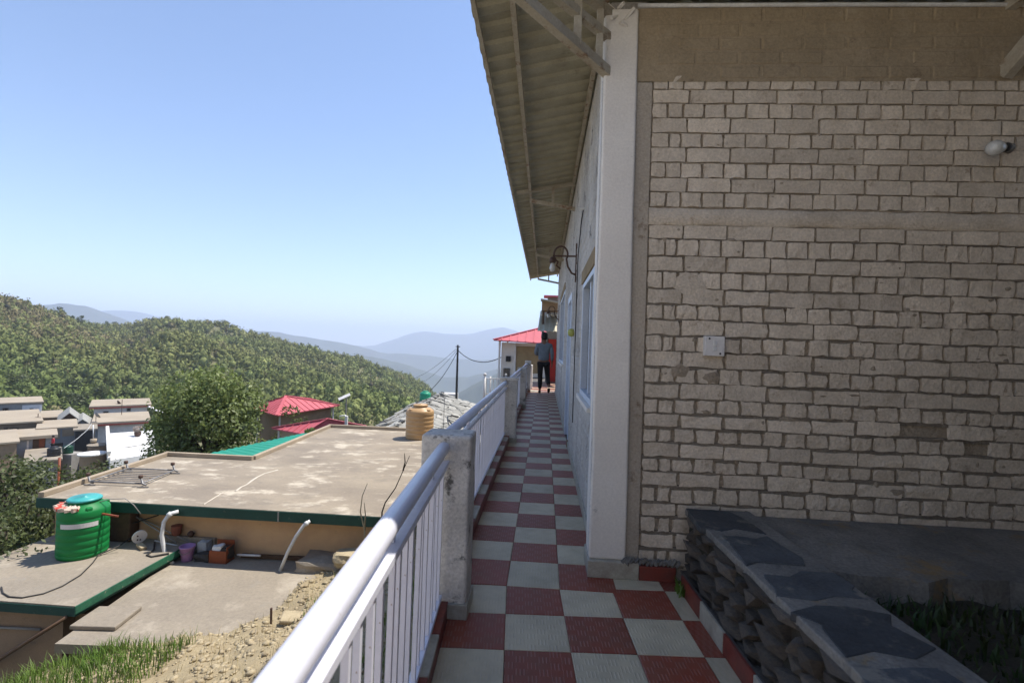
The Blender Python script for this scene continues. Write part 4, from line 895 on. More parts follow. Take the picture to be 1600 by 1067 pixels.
tag(link('hillside', npmesh('hillside', V, Fq, m_hill, smooth=True)), kind='structure')
gv = MB(); gv.v = [(-14000, -14000, -760), (14000, -14000, -760), (14000, 14000, -760), (-14000, 14000, -760)]; gv.f = [(0, 1, 2, 3)]
m_far = mat('far_woods', (.060, .075, .045), (.085, .085, .055), .0016, .95, 0, 1, .3, fscale=.01)
tag(gv.build('valley_floor', m_far), kind='structure')
# ground the house itself stands on
tag(MB().box(.2, 30, 3.3, 40, -8, -.03).box(3.2, 30, -30, 3.29, -8, .2).box(-.45, 3.19, -30, 2.8, -8, -.05).build('house_terrace', m_soil), kind='structure')
m_yard = mat('bounce_yard_concrete', (.64, .58, .49), (.55, .50, .42), .6, .92, .4, 20, .15)
tag(MB().box(-30, -.62, -30, .75, -8, -.16).build('bounce_yard', m_yard), kind='structure')      # unseen yard added behind the viewpoint to bounce sun onto shaded walls
yh = thing('bounce_house', (-8, -10, -.25), 'added cream house behind the viewpoint that bounces warm light to the walkway', 'house')  # unseen building, added to throw warm light on the pillar and bricks
ya, yb = Vector((-15, -3.5, 0)), Vector((4.5, -13, 0)); yu = (yb - ya).normalized(); yv = Vector((yu.y, -yu.x, 0))
m_ycream = mat('bounce_cream_wall', (.82, .76, .66), (.75, .69, .60), 1.2, .9, .2, 20, .1)
MB().prism([p.to_2d() for p in (ya, ya + yv * 6, yb + yv * 6, yb)], -.26, 6.4).build('wall', m_ycream, yh)
MB().prism([p.to_2d() for p in (ya - yu * .3 - yv * .3, ya - yu * .3 + yv * 6.3, yb + yu * .3 + yv * 6.3, yb + yu * .3 - yv * .3)], 6.41, 6.6).build('roof', m_tanroof, yh)
for k in range(5):
    for z_ in (.8, 3.9):
        q = ya + yu * (2.2 + 4.2 * k) - yv * .03; wq = MB().hexa([Vector((p.x, p.y, z_)) for p in (q, q + yu * 1.2, q + yu * 1.2 + yv * .028, q + yv * .028)], [Vector((p.x, p.y, z_ + 1.2)) for p in (q, q + yu * 1.2, q + yu * 1.2 + yv * .028, q + yv * .028)]).build('window', m_glass_dark, yh)
def mountain(name, prof, D, depth, drop, seed, amp):
    r_ = np.random.default_rng(seed); a, b = prof[0][0], prof[-1][0]; P = np.linspace(a, b, 130); V = []; K = 26
    ph = r_.uniform(0, 6, 8)
    for k in range(K + 1):
        t = k / K
        for p in P:
            y_ = lerp_tab(prof, p); q = at(p, y_, D); d = Vector((q.x, q.y, 0)).normalized()
            jag = amp * (math.sin(p * .045 * 1600 / D * 3 + ph[0]) * .3 + math.sin(p * .13 + ph[1]) * .25 + math.sin(p * .31 + ph[2]) * .12)
            rr_ = D - depth * t
            spur = (math.sin(p * .05 + ph[3] + t * 1.5) + .6 * math.sin(p * .11 + ph[4] - t * 2.2) + .4 * math.sin(p * .23 + ph[5] + 3 * t)) * amp * 2.0 * min(1, t * 3)
            V.append((d.x * rr_, d.y * rr_, q.z + jag - (q.z + drop) * t ** .85 + spur))
    for p in P:
        q = at(p, lerp_tab(prof, p), D); d = Vector((q.x, q.y, 0)).normalized(); V.append((d.x * (D + depth), d.y * (D + depth), -drop))
    n = len(P); rows = [*range(K, -1, -1), K + 1]
    Fq = [(rows[j]*n + i, rows[j]*n + i + 1, rows[j+1]*n + i + 1, rows[j+1]*n + i) for j in range(K + 1) for i in range(n - 1)]
    tag(link(name, npmesh(name, V, Fq, m_far, smooth=True)), kind='structure')
mountain('far_mountains', [(-500, 520), (-100, 505), (100, 490), (170, 486), (190, 485), (225, 489), (250, 496), (300, 512), (345, 516), (375, 524), (420, 530), (500, 536), (580, 541), (610, 532), (642, 521), (667, 517), (692, 522), (735, 522), (760, 515), (775, 512), (790, 511), (810, 518), (840, 528), (900, 540), (1100, 535), (1500, 560)], 8200, 2600, 700, 1, 14)
mountain('middle_ridge', [(-500, 500), (-100, 488), (0, 480), (62, 476), (100, 474), (130, 478), (160, 487), (190, 497), (217, 507), (260, 520), (320, 530), (360, 527), (390, 521), (410, 517), (440, 520), (500, 530), (560, 541), (597, 551), (640, 553), (700, 560), (760, 562), (900, 556), (1200, 540)], 4600, 1500, 650, 2, 9)
mountain('valley_ridge', [(380, 600), (470, 572), (520, 560), (560, 556), (600, 560), (640, 572), (690, 588), (730, 590), (770, 578), (850, 560), (1000, 545)], 3000, 1000, 600, 9, 7)
mountain('near_ridge', [(560, 720), (640, 662), (680, 640), (720, 612), (748, 597), (777, 583), (800, 576), (850, 560), (1000, 520), (1300, 430)], 1900, 700, 500, 4, 7)

# --- the forest on the hill
ICO = [(0, 0, 1)] + [(.894 * math.cos(.628 * 2 * k), .894 * math.sin(.628 * 2 * k), .447) for k in range(5)] + [(.894 * math.cos(.628 * (2 * k + 1)), .894 * math.sin(.628 * (2 * k + 1)), -.447) for k in range(5)] + [(0, 0, -1)]
IF = [(0, 1 + k, 1 + (k + 1) % 5) for k in range(5)] + [(1 + k, 6 + k, 1 + (k + 1) % 5) for k in range(5)] + [(6 + k, 6 + (k + 1) % 5, 1 + (k + 1) % 5) for k in range(5)] + [(11, 6 + (k + 1) % 5, 6 + k) for k in range(5)]
ICO, IF = np.array(ICO), np.array(IF)
def subdiv(V, Fc):
    V = [tuple(v) for v in V]; cache = {}; out = []
    def mid(a, b):
        k = (min(a, b), max(a, b))
        if k not in cache: m_ = (np.array(V[a]) + np.array(V[b])); m_ /= np.linalg.norm(m_); V.append(tuple(m_)); cache[k] = len(V) - 1
        return cache[k]
    for a, b, c_ in Fc: x, y, z = mid(a, b), mid(b, c_), mid(c_, a); out += [(a, x, z), (x, b, y), (z, y, c_), (x, y, z)]
    return np.array(V), np.array(out)
IV2, IF2 = subdiv(ICO, IF)
g = np.random.default_rng(17)
CROWN = []
for k in range(12):                                    # ragged crowns of leaf cards round a small core, some of them pines
    core = ICO * (.62 + g.normal(0, .10, (12, 1))); nq = 30
    d = g.normal(size=(nq, 3)); d[:, 2] += .35; d /= np.linalg.norm(d, axis=1)[:, None]; C = d * g.uniform(.55, 1.1, (nq, 1))
    nr = d + g.normal(size=(nq, 3)) * .5; nr /= np.linalg.norm(nr, axis=1)[:, None]; a_ = np.cross(nr, g.normal(size=(nq, 3))); a_ /= np.linalg.norm(a_, axis=1)[:, None]; b_ = np.cross(nr, a_)
    s_ = g.uniform(.13, .27, (nq, 1)); Q = np.stack([C - a_ * s_, C - b_ * s_ * .8, C + a_ * s_, C + b_ * s_ * .8], 1).reshape(-1, 3)
    v = np.concatenate([core, Q])
    if k >= 9: zz = np.clip((v[:, 2] + 1) / 2, 0, 1); wdt = 1.05 - .6 * zz; v[:, 0] *= wdt; v[:, 1] *= wdt; v[:, 2] *= 1.25
    CROWN.append(v)
QF = np.arange(120).reshape(-1, 4) + 12; CF = np.concatenate([IF, QF[:, [0, 1, 2]], QF[:, [0, 2, 3]]])
def tintcol(x, y, q):
    n1 = fnoise(x, y, 60, 5) + .5 * fnoise(x, y, 23, 2)
    k_ = min(1, max(0, .5 + .45 * n1)); c_ = np.array([.150, .185, .060]) * k_ + np.array([.220, .220, .085]) * (1 - k_)
    dry = math.exp(-(((x + 300) / 70) ** 2 + ((y - 265) / 60) ** 2))
    if g.random() < .02 + .75 * dry: c_ = np.array([.20, .17, .085])
    return c_ * g.uniform(.72, 1.2)
VV, FF, TT, off = [], [], [], 0
cnt = 0
while cnt < 13500:
    px = g.uniform(-60, 735); R = lerp_tab(RDIST, px); r = math.sqrt(g.uniform(150 ** 2, (R * 1.01) ** 2))
    x, y, z = hill_z(px, r)
    if g.random() < .5 * max(0, fnoise(x, y, 26, 7)) + (.6 if fnoise(x, y, 44, 9) > .55 else 0): continue
    k = g.integers(0, 12); s = 1.1 + 2.6 * g.random() ** 1.8; v = CROWN[k]
    a = g.uniform(0, 6.28); ca, sa = math.cos(a), math.sin(a); q = np.stack([v[:, 0] * ca - v[:, 1] * sa, v[:, 0] * sa + v[:, 1] * ca, v[:, 2] * g.uniform(.85, 1.35)], 1) * s
    VV.append(q + [x, y, z + s * 1.0]); FF.append(CF + off); off += len(v); TT.append(np.repeat(np.append(tintcol(x, y, 0), 1)[None], len(v), 0)); cnt += 1
tag(link('hill_forest', npmesh('hill_forest', np.concatenate(VV), np.concatenate(FF), m_forest, np.concatenate(TT))), 'dense green and brown woodland covering the hill across the valley', 'forest', kind='stuff')
# single trees that stand out on the skyline
for k, (px, s, nm) in enumerate(((4, 1.1, 'a'), (40, .9, ''), (52, 1.2, ''), (57, 1.0, ''), (84, 1.4, ''), (92, 1.6, ''), (97, 1.1, ''), (105, .9, ''), (111, 1.0, ''), (117, .9, ''), (124, 1.5, ''), (165, 1.3, ''), (179, 1.2, ''), (232, 1.0, ''), (258, 1.0, ''), (305, 1.2, ''), (322, .9, ''))):
    R = lerp_tab(RDIST, px) * .985; x, y, z = hill_z(px, R, True)
    tree('ridge_tree', (x, y, z), 7.5 * s, 2.6 * s, ('tall' if s > 1.25 else 'slender' if s < 1 else 'rounded') + ' dark tree standing out on the skyline of the wooded hill', 'tree', m_leaf2, 160, .75, 100 + k, 'trees on the hill skyline', low=.35, nb=6)
# trees in the dip behind the village
gi = random.Random(77)
for k in range(46):
    px = -25 + 330 * (k / 45) + gi.uniform(-8, 8); r = gi.uniform(105, 200); x, y, z = hill_z(px, r)
    h = gi.uniform(6, 9.5); kd = gi.choice((0, 0, 1, 2)); tree('valley_tree', (x, y, z - .2), h, h * gi.uniform(.42, .55), ('tall ' if h > 8.4 else 'small ' if h < 7 else '') + ('bright green', 'olive', 'dark')[kd] + ' leafy tree in the dip between the village roofs and the wooded hill', 'tree', [m_leaf, m_leaf3, m_leaf2][kd], 1500, .22 * (r / 110) ** .5, 300 + k, 'trees in the dip behind the village', low=.15, nb=12)

# ================================================================== the big walnut and shrubs
wp = at(327, 640, 29); tree('walnut_tree', (wp.x, wp.y, -9.2), 8.9, 3.4, 'large round green walnut tree beyond the flat concrete roof', 'tree', m_leaf, 21000, .10, 11, low=.22, nb=40)
for k, (px, D, zt, zb, sp, n_, sz, lm, lb) in enumerate((
    (-5, 15.0, 700, -6.6, 1.9, 5200, .055, m_leaf2, 'tall dark tangled shrub beyond the green tank slab'), (42, 17.0, 703, -6.8, 1.5, 4200, .055, m_leaf2, 'dark thorny shrub in front of the blue grey hut'),
    (15, 13.4, 745, -6.4, 1.3, 4200, .045, m_leaf3, 'yellowish olive shrub beside the lower concrete slab'), (62, 13.2, 790, -6.4, 1.0, 3000, .045, m_leaf3, 'low olive bush behind the green water tank'), (122, 16.6, 708, -6.8, 1.6, 5200, .05, m_leaf2, 'grey green bush against the roof parapet by the cot'),
    (90, 15.2, 728, -6.4, 1.3, 3800, .05, m_leaf3, 'pale leafed bush below the orange post'), (-30, 12.0, 800, -6.2, 1.2, 2500, .045, m_leaf2, 'dark bush at the foot of the tan lower wall'),
    (152, 22, 716, -7.6, 1.0, 1800, .06, m_leaf2, 'small dark bush under the round slab roof'))):
    p = at(px, 700, D); zt = at(px, zt, D).z; tree('shrub', (p.x, p.y, zb), zt - zb, sp, lb, 'shrub', lm, n_, sz, 500 + k, 'shrubs below the village', low=.10, nb=22)
for k, (px, py, D, hh, sp, n_, lb) in enumerate(((470, 634, 24.5, 4.6, 1.35, 2600, 'bushy green tree growing in front of the larger red roof'), (528, 641, 25.5, 3.6, .9, 1500, 'smaller olive tree beside the solar lamp post'), (492, 668, 19.2, 2.4, .55, 900, 'dark green bush against the parapet by the lower red roof'))):
    p = at(px, py, D); tree('garden_tree', (p.x, p.y, p.z - hh * .97), hh, sp, lb, 'tree', m_leaf3 if k < 2 else m_leaf, n_, .075, 600 + k, low=.25, nb=14)

# ================================================================== houses beyond
def frame_of(px0, px1, py, D):
    a, b = at(px0, py, D), at(px1, py, D); b.z = a.z; u = (b - a).normalized(); v = Vector((-u.y, u.x, 0)); return a, b, u, v
def flat_house(name, px0, px1, py, D, depth, wall_h, wallm, label, roofm=m_tanroof, trim=None, over=.25, skew=0., side=None, base=-17, th=.16):
    a, b, u, v = frame_of(px0, px1, py, D); v = (v + u * skew).normalized(); zt = a.z
    t = thing(name, ((a + b) / 2 + v * depth / 2).to_2d().to_3d() + Vector((0, 0, base)), label, 'house')
    c_ = lambda s, d: a + u * (s * (b - a).length) + v * d
    pl = [c_(0, 0), c_(1, 0), c_(1, depth), c_(0, depth)]
    MB().prism([p.to_2d() for p in pl], base, zt - th - .001).build('wall', wallm, t)
    if side: MB().prism([p.to_2d() for p in (a - u * .02, a - u * .02 + v * depth, a - u * .001 + v * depth, a - u * .001)], base, zt - th - .002).build('side_wall', side, t)
    W = (b - a).length; e = over / W
    MB().prism([p.to_2d() for p in (c_(-e, -over), c_(1 + e, -over), c_(1 + e, depth + over), c_(-e, depth + over))], zt - th * .5, zt).build('roof', roofm, t)
    MB().prism([p.to_2d() for p in (c_(-e, -over), c_(1 + e, -over), c_(1 + e, depth + over * .9), c_(-e, depth + over * .9))], zt - th, zt - th * .5 - .001).build('roof_edge', trim or roofm, t)
    return t, a, b, u, v, zt
def opening(t, a, u, v, s0, s1, z0, z1, m, name='window', out=.02, fm=None):
    p, q = a + u * s0 - v * out, a + u * s1 - v * out
    o = MB().hexa([Vector((k.x, k.y, z0)) for k in (p, q, q + v * out * .9, p + v * out * .9)], [Vector((k.x, k.y, z1)) for k in (p, q, q + v * out * .9, p + v * out * .9)]).build(name, m, t)
    if fm:
        f_ = MB()
        for s_a, s_b, za, zb_ in ((s0 - .06, s0, z0 - .06, z1 + .06), (s1, s1 + .06, z0 - .06, z1 + .06), (s0, s1, z1, z1 + .06), (s0, s1, z0 - .06, z0)):
            p, q = a + u * s_a - v * (out + .02), a + u * s_b - v * (out + .02)
            f_.hexa([Vector((k.x, k.y, za)) for k in (p, q, q + v * .03, p + v * .03)], [Vector((k.x, k.y, zb_)) for k in (p, q, q + v * .03, p + v * .03)])
        f_.build('frame', fm, o)
VS = 1.36                                              # the village lies on the next shoulder of the hill
def sight(t, a, b, u, v, h0, h1, D, x0, x1, y0, y1, m, name='window', fm=None):
    W = (b - a).length; s0, s1 = W * (x0 - h0) / (h1 - h0), W * (x1 - h0) / (h1 - h0); xm = (x0 + x1) / 2
    opening(t, a, u, v, s0, s1, at(xm, y1, D).z, at(xm, y0, D).z, m, name, .03, fm)
# white house with red roof edges
D = 56 * VS; t, a, b, u, v, zt = flat_house('white_house', 153, 226, 659, D, 7.5, 3, m_white, 'pale grey house with a red edged flat roof behind the white terrace', trim=m_redtrim, over=.6, base=-24, th=.42)
sight(t, a, b, u, v, 153, 226, D, 150, 153.5, 664, 690, m_bluegrey, 'corner_strip')
D = 64 * VS; t, a, b, u, v, zt = flat_house('white_house', 147, 230, 634, D, 7.5, 3, m_white, 'white upper house with a red edged roof above the pale grey house', trim=m_redtrim, over=.5, base=-24, th=.36)
sight(t, a, b, u, v, 147, 230, D, 161, 169, 642.5, 646, m_glass_dark, fm=m_white); sight(t, a, b, u, v, 147, 230, D, 198, 203, 638, 642, m_glass_dark, fm=m_grey)
st_ = b + u * .2 - v * .6; tag(MB().bar(st_ + Vector((0, 0, -.3)), st_ + u * 2.2 - v * 1.2 + Vector((0, 0, -1.6)), .7, .14).build('stair_slope', m_white), 'white sloping stair slab at the end of the upper white house', 'stairs')
# white terrace with pierced parapet
p1, p2, p3, p4 = at(169, 677, 50 * VS), at(240, 672, 52 * VS), at(244, 708, 43 * VS), at(172, 719, 42 * VS)
te = thing('white_terrace', Vector((p4.x, p4.y, -24)), 'whitewashed sloping terrace roof with a pierced parapet on one side', 'terrace')
MB().hexa([Vector((p.x, p.y, -24)) for p in (p4, p3, p2, p1)], [p4, p3, p2, p1]).build('slab', m_white, te)
d = (p1 - p4)
MB().bar(p4 + Vector((-.12, 0, .12)), p1 + Vector((-.12, 0, .12)), .25, .22).build('parapet', m_plaster, te)
for k in range(6): q = p4.lerp(p1, .04 + .17 * k) + Vector((-.12, 0, .42)); MB().bar(q, q + d.normalized() * .55, .25, .38).build('parapet_block', m_plaster, te)
MB().bar(p4 + Vector((-.12, 0, .70)), p1 + Vector((-.12, 0, .70)), .28, .17).build('parapet_rail', m_plaster, te)
MB().bar(p1.lerp(p4, .62) + (p2 - p1) * .12, p2.lerp(p3, .58) - (p2 - p1) * .1, .3, .06).build('terrace_ridge', m_white, te)
q = p1.lerp(p2, .62).lerp(p4.lerp(p3, .62), .22)
pp = thing('potted_plant', q, 'potted pale plant standing on the white terrace', 'plant'); MB().lathe([(.22, 0), (.30, .1), (.34, .42), (.28, .45), (.001, .44)], 14, q).build('pot', m_rust, pp, smooth=True)
V_, F_ = leaf_cloud([(q.x, q.y, q.z + .75, .5, .5, .38, 1)], 160, .11, 9); link('foliage', npmesh('foliage', V_, F_, mat('dry_foliage', (.40, .33, .27), (.32, .25, .2), 3)), pp)
# hut with brown door, upper flat roofs, sheds
D = 70 * VS; t, a, b, u, v, zt = flat_house('grey_block_house', -35, 66, 631, D, 7.5, 3, m_grey, 'grey and white box house highest in the village', over=.15, base=-24)
sight(t, a, b, u, v, -35, 66, D, 33.5, 66, 632.5, 652, m_white, 'white_panel'); sight(t, a, b, u, v, -35, 66, D, 4, 11, 638, 646, m_glass_dark, fm=m_wood); sight(t, a, b, u, v, -35, 66, D, 46, 51, 638, 645, m_glass_dark, fm=m_bluegrey)
D = 57 * VS; t, a, b, u, v, zt = flat_house('long_flat_house', -60, 60, 664, D, 11, 3, m_tan, 'long low house with a wide tan roof behind the blue grey hut', over=.4, base=-24)
for x0 in (5, 14, 22): sight(t, a, b, u, v, -60, 60, D, x0, x0 + 4.5, 669, 676, m_glass_dark, fm=m_wood)
flat_house('brown_shed', 66, 95, 652, 64 * VS, 7, 2, m_wood, 'low brown shed with a tan flat roof behind the annex', over=.25, base=-24)
D = 54 * VS; t, a, b, u, v, zt = flat_house('cream_annex', 60, 118, 669, D, 6.0, 3, m_bluegrey, 'annex with a cream upper wall beside the blue grey hut', over=.2, base=-24)
sight(t, a, b, u, v, 60, 118, D, 62, 94, 672, 686, m_conc_edge, 'wall_panel'); sight(t, a, b, u, v, 60, 118, D, 97, 116, 670, 681, m_conc_edge, 'wall_panel'); sight(t, a, b, u, v, 60, 118, D, 84, 99, 692, 698, m_wire, 'opening')
D = 51 * VS; t, a, b, u, v, zt = flat_house('blue_grey_hut', 27, 80, 682, D, 4.6, 3, m_bluegrey, 'blue grey hut with a brown door and a tan flat roof', over=.5, base=-24, th=.3)
sight(t, a, b, u, v, 27, 80, D, 51, 60, 683, 704, m_wood, 'door_panel'); sight(t, a, b, u, v, 27, 80, D, 61, 70, 682, 704, m_orange, 'door', m_wood); sight(t, a, b, u, v, 27, 80, D, 42, 45, 688, 704, m_white, 'paint_mark')
def gable(name, px0, px1, py, D, depth, rise, roofm, wallm, label, base, over=.3):
    a, b, u, v = frame_of(px0, px1, py, D); t = thing(name, Vector((a.x, a.y, base)), label, 'house'); W = (b - a).length; up = Vector((0, 0, rise)); z = a.z
    MB().prism([p.to_2d() for p in (a, b, b + v * depth, a + v * depth)], base, z - .02).build('wall', wallm, t)
    m_ = a + u * W / 2 + up
    for p, s in ((a, -1), (b, 1)):
        e = p + u * s * over - up * (over / (W / 2)); MB().hexa([e - v * over, m_ - v * over, m_ + v * (depth + over), e + v * (depth + over)], [k + Vector((0, 0, .08)) for k in (e - v * over, m_ - v * over, m_ + v * (depth + over), e + v * (depth + over))]).build('roof', roofm, t)
    MB().add([a, b, m_, a + v * .05, b + v * .05, m_ + v * .05], [(0, 1, 2), (5, 4, 3), (0, 3, 4, 1), (1, 4, 5, 2), (2, 5, 3, 0)]).build('gable', wallm, t)
gable('slate_hut', 94, 122, 656, 59 * VS, 6, .8, m_rock, m_wood, 'small brown gabled hut with grey slates between shed and white house', -24)
gable('slate_shed', 116, 141, 664, 57 * VS, 6.0, .6, m_rock, m_grey, 'grey slate roofed shed beside the pale grey house', -24)
flat_house('dark_shelter', 118, 149, 671, 53 * VS, 4, 2, m_hose, 'dark open shelter under a grey slab beside the clay tub', over=.2, base=-24, roofm=m_conc2)
flat_house('front_roof', -70, 26, 697, 48 * VS, 8, 2, m_tan, 'pale tan slab roof in front of the long low house', over=.2, base=-24)
D = 46 * VS; t, a, b, u, v, zt = flat_house('tank_platform', 42, 92, 721, D, 6.2, 2, m_grey, 'grey walled platform carrying the black water tank', over=.25, base=-24, roofm=m_conc2)
sight(t, a, b, u, v, 42, 92, D, 76, 78.5, 727, 735, m_white, 'paint_mark'); sight(t, a, b, u, v, 42, 92, D, 79.5, 81.5, 726, 732, m_white, 'paint_mark')
q = at(92, 735, 45.5 * VS); tag(MB().tube([(q.x, q.y, -20), (q.x + .02, q.y, at(92, 715, 45.5 * VS).z)], .10, 10).build('orange_post', m_orange, smooth=True), 'upright orange post at the corner of the tank platform', 'post')
def simple_tank(px, py, D, r, h, m, label):
    p = at(px, py, D); t = thing('water_tank', p, label, 'tank'); MB().lathe([(r * .96, 0), (r, .05 * h), (r, .3 * h), (r * .97, .33 * h), (r, .36 * h), (r, .62 * h), (r * .97, .65 * h), (r, .68 * h), (r, .85 * h), (r * .6, .95 * h), (r * .5, .96 * h), (.01, .97 * h)], 24, p).build('body', m, t, smooth=True); MB().lathe([(r * .52, 0), (r * .52, .07 * h), (.01, .08 * h)], 18, p + Vector((0, 0, .955 * h))).build('lid', m, t, smooth=True); return p
simple_tank(84, 713, 47.2 * VS, .50, .92, m_tank_b, 'black plastic water tank on the grey platform'); simple_tank(106, 708, 48 * VS, .40, .80, mat('dark_green_plastic', (.01, .07, .035), (.012, .06, .03), 3, .45), 'small dark green water tank beside the black one')
p = at(106, 708, 48 * VS); tag(MB().box(p.x - .9, p.x + .9, p.y - .5, p.y + .9, -24, p.z - .002).build('yard_block', m_grey), 'grey masonry block under the small dark green tank', 'block')
rc = at(153, 696, 48 * VS); tag(MB().lathe([(.86, 0), (.9, .04), (.9, .12), (.84, .14), (.01, .15)], 28, rc).build('round_slab_roof', m_conc2), 'round grey concrete slab roof below the white terrace', 'roof')
tag(MB().lathe([(.8, -12), (.8, 0)], 24, rc + Vector((0, 0, -.01))).build('round_hut_wall', m_tan), 'round tan hut wall under the round slab', 'hut')
rc = at(144, 710, 45 * VS); tag(MB().lathe([(1.05, 0), (1.1, .05), (1.1, .14), (1.0, .16), (.01, .17)], 28, rc).build('pale_round_slab', m_white), 'pale oval slab strewn with stones below the round roof', 'slab')
tag(MB().lathe([(.9, -11), (.9, -.01)], 24, rc).build('round_base', m_tan), 'tan round base under the pale oval slab', 'base')
q = at(146, 691, 48.5 * VS); tag(MB().lathe([(.22, 0), (.27, .1), (.28, .35), (.001, .36)], 16, q).build('clay_tub', m_conc_edge, smooth=True), 'tan clay tub on the round slab roof', 'tub')
tag(MB().tube([(q.x, q.y, q.z + .3), (q.x - .12, q.y, at(143, 664, 48.5 * VS).z)], .05, 8).build('white_stack_pipe', m_pvc, smooth=True), 'white vertical pipe rising from the clay tub', 'pipe')
def dish(px, py, D, r, label, m):
    p = at(px, py, D); t = thing('satellite_dish', p + Vector((0, 0, -.8)), label, 'satellite dish'); o = MB().lathe([(.02, 0), (r * .5, .05), (r * .85, .14), (r, .22)], 20, (0, 0, 0), False).build('bowl', m, t); o.matrix_basis = Matrix.Translation(p) @ Matrix.Rotation(-.9, 4, 'X') @ Matrix.Rotation(.4, 4, 'Y'); MB().tube([p, p + Vector((0, 0, -.8))], .03, 6).build('mast', m_rust, t)
dish(150, 650, 56 * VS, .42, 'dark satellite dish on the red edged roof corner', m_grey); dish(184, 630, 65 * VS, .36, 'small rusty satellite dish on the upper white roof', m_rust)
q = at(190, 646, 60 * VS); tag(MB().tube([q + Vector((0, 0, -.3)), Vector((q.x, q.y, at(190, 624, 60 * VS).z))], .035, 6).build('roof_aerial', m_rust), 'thin vertical aerial mast in front of the upper white house', 'aerial')
q = at(59, 662, 59 * VS); ar = thing('roof_mast', q, 'short mast standing in a brown tub on the wide tan roof', 'mast'); MB().tube([q, Vector((q.x, q.y, at(59, 646, 59 * VS).z))], .04, 6).build('pole', m_rust, ar); MB().lathe([(.25, 0), (.3, .3), (.01, .3)], 12, q).build('tub', m_wood, ar); MB().tube([q + Vector((-.35, 0, .75)), q + Vector((.35, 0, .75))], .03, 6).build('cross_bar', m_rust, ar)
tag(MB().tube([at(100, 700, 46 * VS), at(120, 686, 48 * VS), at(137, 671, 50 * VS), at(143, 662, 52 * VS)], .02, 5).build('guy_wire', m_pvc), 'pale straight cable stretched from the tank platform to the pale grey house', 'cable')
# red roofed pavilions
def hip_roof(name, eaves, ridge, zb, label, wallm, base):
    t = thing(name, Vector((sum(e.x for e in eaves) / 4, sum(e.y for e in eaves) / 4, base)), label, 'house'); n = len(eaves)
    if len(ridge) == 1: faces = [(k, (k + 1) % 4, 4) for k in range(4)]
    else: faces = [(0, 1, 4), (1, 2, 5, 4), (2, 3, 5), (3, 0, 4, 5)]
    P_ = [*eaves, *ridge]
    for f_ in faces:                                   # each slope is a tray of ribbed sheet
        vs_ = [P_[i] for i in f_]; b = MB(); m_ = len(vs_); b.add(vs_ + [p + Vector((0, 0, -.05)) for p in vs_], [tuple(range(m_)), tuple(reversed(range(m_, 2 * m_)))] + [(i, (i + 1) % m_, m_ + (i + 1) % m_, m_ + i) for i in range(m_)])
        so_ = b.build('roof_slope', m_redroof, t)
        e0, e1 = vs_[0], vs_[1]; ln = (e1 - e0).length; rb = MB(); apexs = vs_[2:]; nn = max(3, int(ln / .34))
        dn = (e1 - e0).normalized(); nrm = (e1 - e0).cross(vs_[-1] - e0).normalized(); nrm = nrm if nrm.z > 0 else -nrm; upd = nrm.cross(dn); upd = upd if upd.z > 0 else -upd
        for k in range(1, nn):
            p = e0.lerp(e1, k / nn); s0 = (p - e0).dot(dn); best = 99
            poly = [((q - e0).dot(dn), (q - e0).dot(upd)) for q in vs_]
            hs = []
            for (xa, ya), (xb, yb) in zip(poly, poly[1:] + poly[:1]):
                if min(xa, xb) <= s0 <= max(xa, xb) and abs(xa - xb) > 1e-6: hs.append(ya + (yb - ya) * (s0 - xa) / (xb - xa))
            h = max(hs) if hs else 0
            if h > .2: rb.bar(p + nrm * .012, p + upd * (h - .04) + nrm * .012, .045, .03, nrm)
        if rb.v: rb.build('rib', m_redroof, so_)
    for k, e in enumerate(eaves): 
        top = ridge[0] if (len(ridge) == 1 or k in (0, 1)) else ridge[1]; MB().bar(e + Vector((0, 0, .02)), top + Vector((0, 0, .02)), .16, .03).build('hip_strip', m_redroof, t)
    c_ = sum(eaves, Vector()) / 4; ins = [c_ + (e - c_) * .80 for e in eaves]
    MB().prism([p.to_2d() for p in ins], base, min(e.z for e in eaves) + .0).build('wall', wallm, t)
    for p in ins: q = c_ + (p - c_) * 1.06; MB().tube([(q.x, q.y, base), (q.x, q.y, p.z + .05)], .05, 8).build('post', m_white, t)
    return t
hip_roof('red_roofed_pavilion', [onz(393, 637, -2.75), onz(432, 649, -2.75), onz(531, 633, -2.55), onz(487, 623, -2.55)], [onz(447, 618.5, -1.95)], 0, 'pavilion with a faded red hipped metal roof beyond the walnut tree', m_tan, -9)
hip_roof('red_roofed_shed', [onz(425, 668.5, -2.45), onz(474, 678, -2.45), onz(573, 666, -2.3), onz(520, 657, -2.3)], [onz(511, 654.5, -1.9)], 0, 'lower red metal roofed shed behind the concrete parapet', m_conc_edge, -8)
gs = thing('green_roofed_shed', (-9.2, 14.5, -8), 'lean-to shed with a bright green corrugated roof tucked behind the parapet', 'shed')
c0, c1_, c2_, c3_ = onz(318, 711, -2.12), Vector((-7.5, 12.15, -1.98)), Vector((-7.72, 17.6, -1.86)), onz(477, 677, -2.02)
b = MB(); nu, nv = 64, 2
for j in range(nv + 1):
    for i in range(nu + 1):
        f_ = i / nu; p = c0.lerp(c3_, f_).lerp(c1_.lerp(c2_, f_), j / nv); b.v.append((p.x, p.y, p.z + (.02 if (i % 4) in (1, 2) else 0)))
b.f = [(j*(nu+1) + i, j*(nu+1) + i + 1, (j+1)*(nu+1) + i + 1, (j+1)*(nu+1) + i) for j in range(nv) for i in range(nu)]
o = b.build('roof', m_greenroof, gs); o.modifiers.new('solid', 'SOLIDIFY').thickness = .01
MB().prism([p.to_2d() for p in (c0.lerp(c2_, .04), c1_.lerp(c3_, .04), c2_.lerp(c0, .04), c3_.lerp(c1_, .04))], -8, -2.2).build('wall', m_grey, gs)
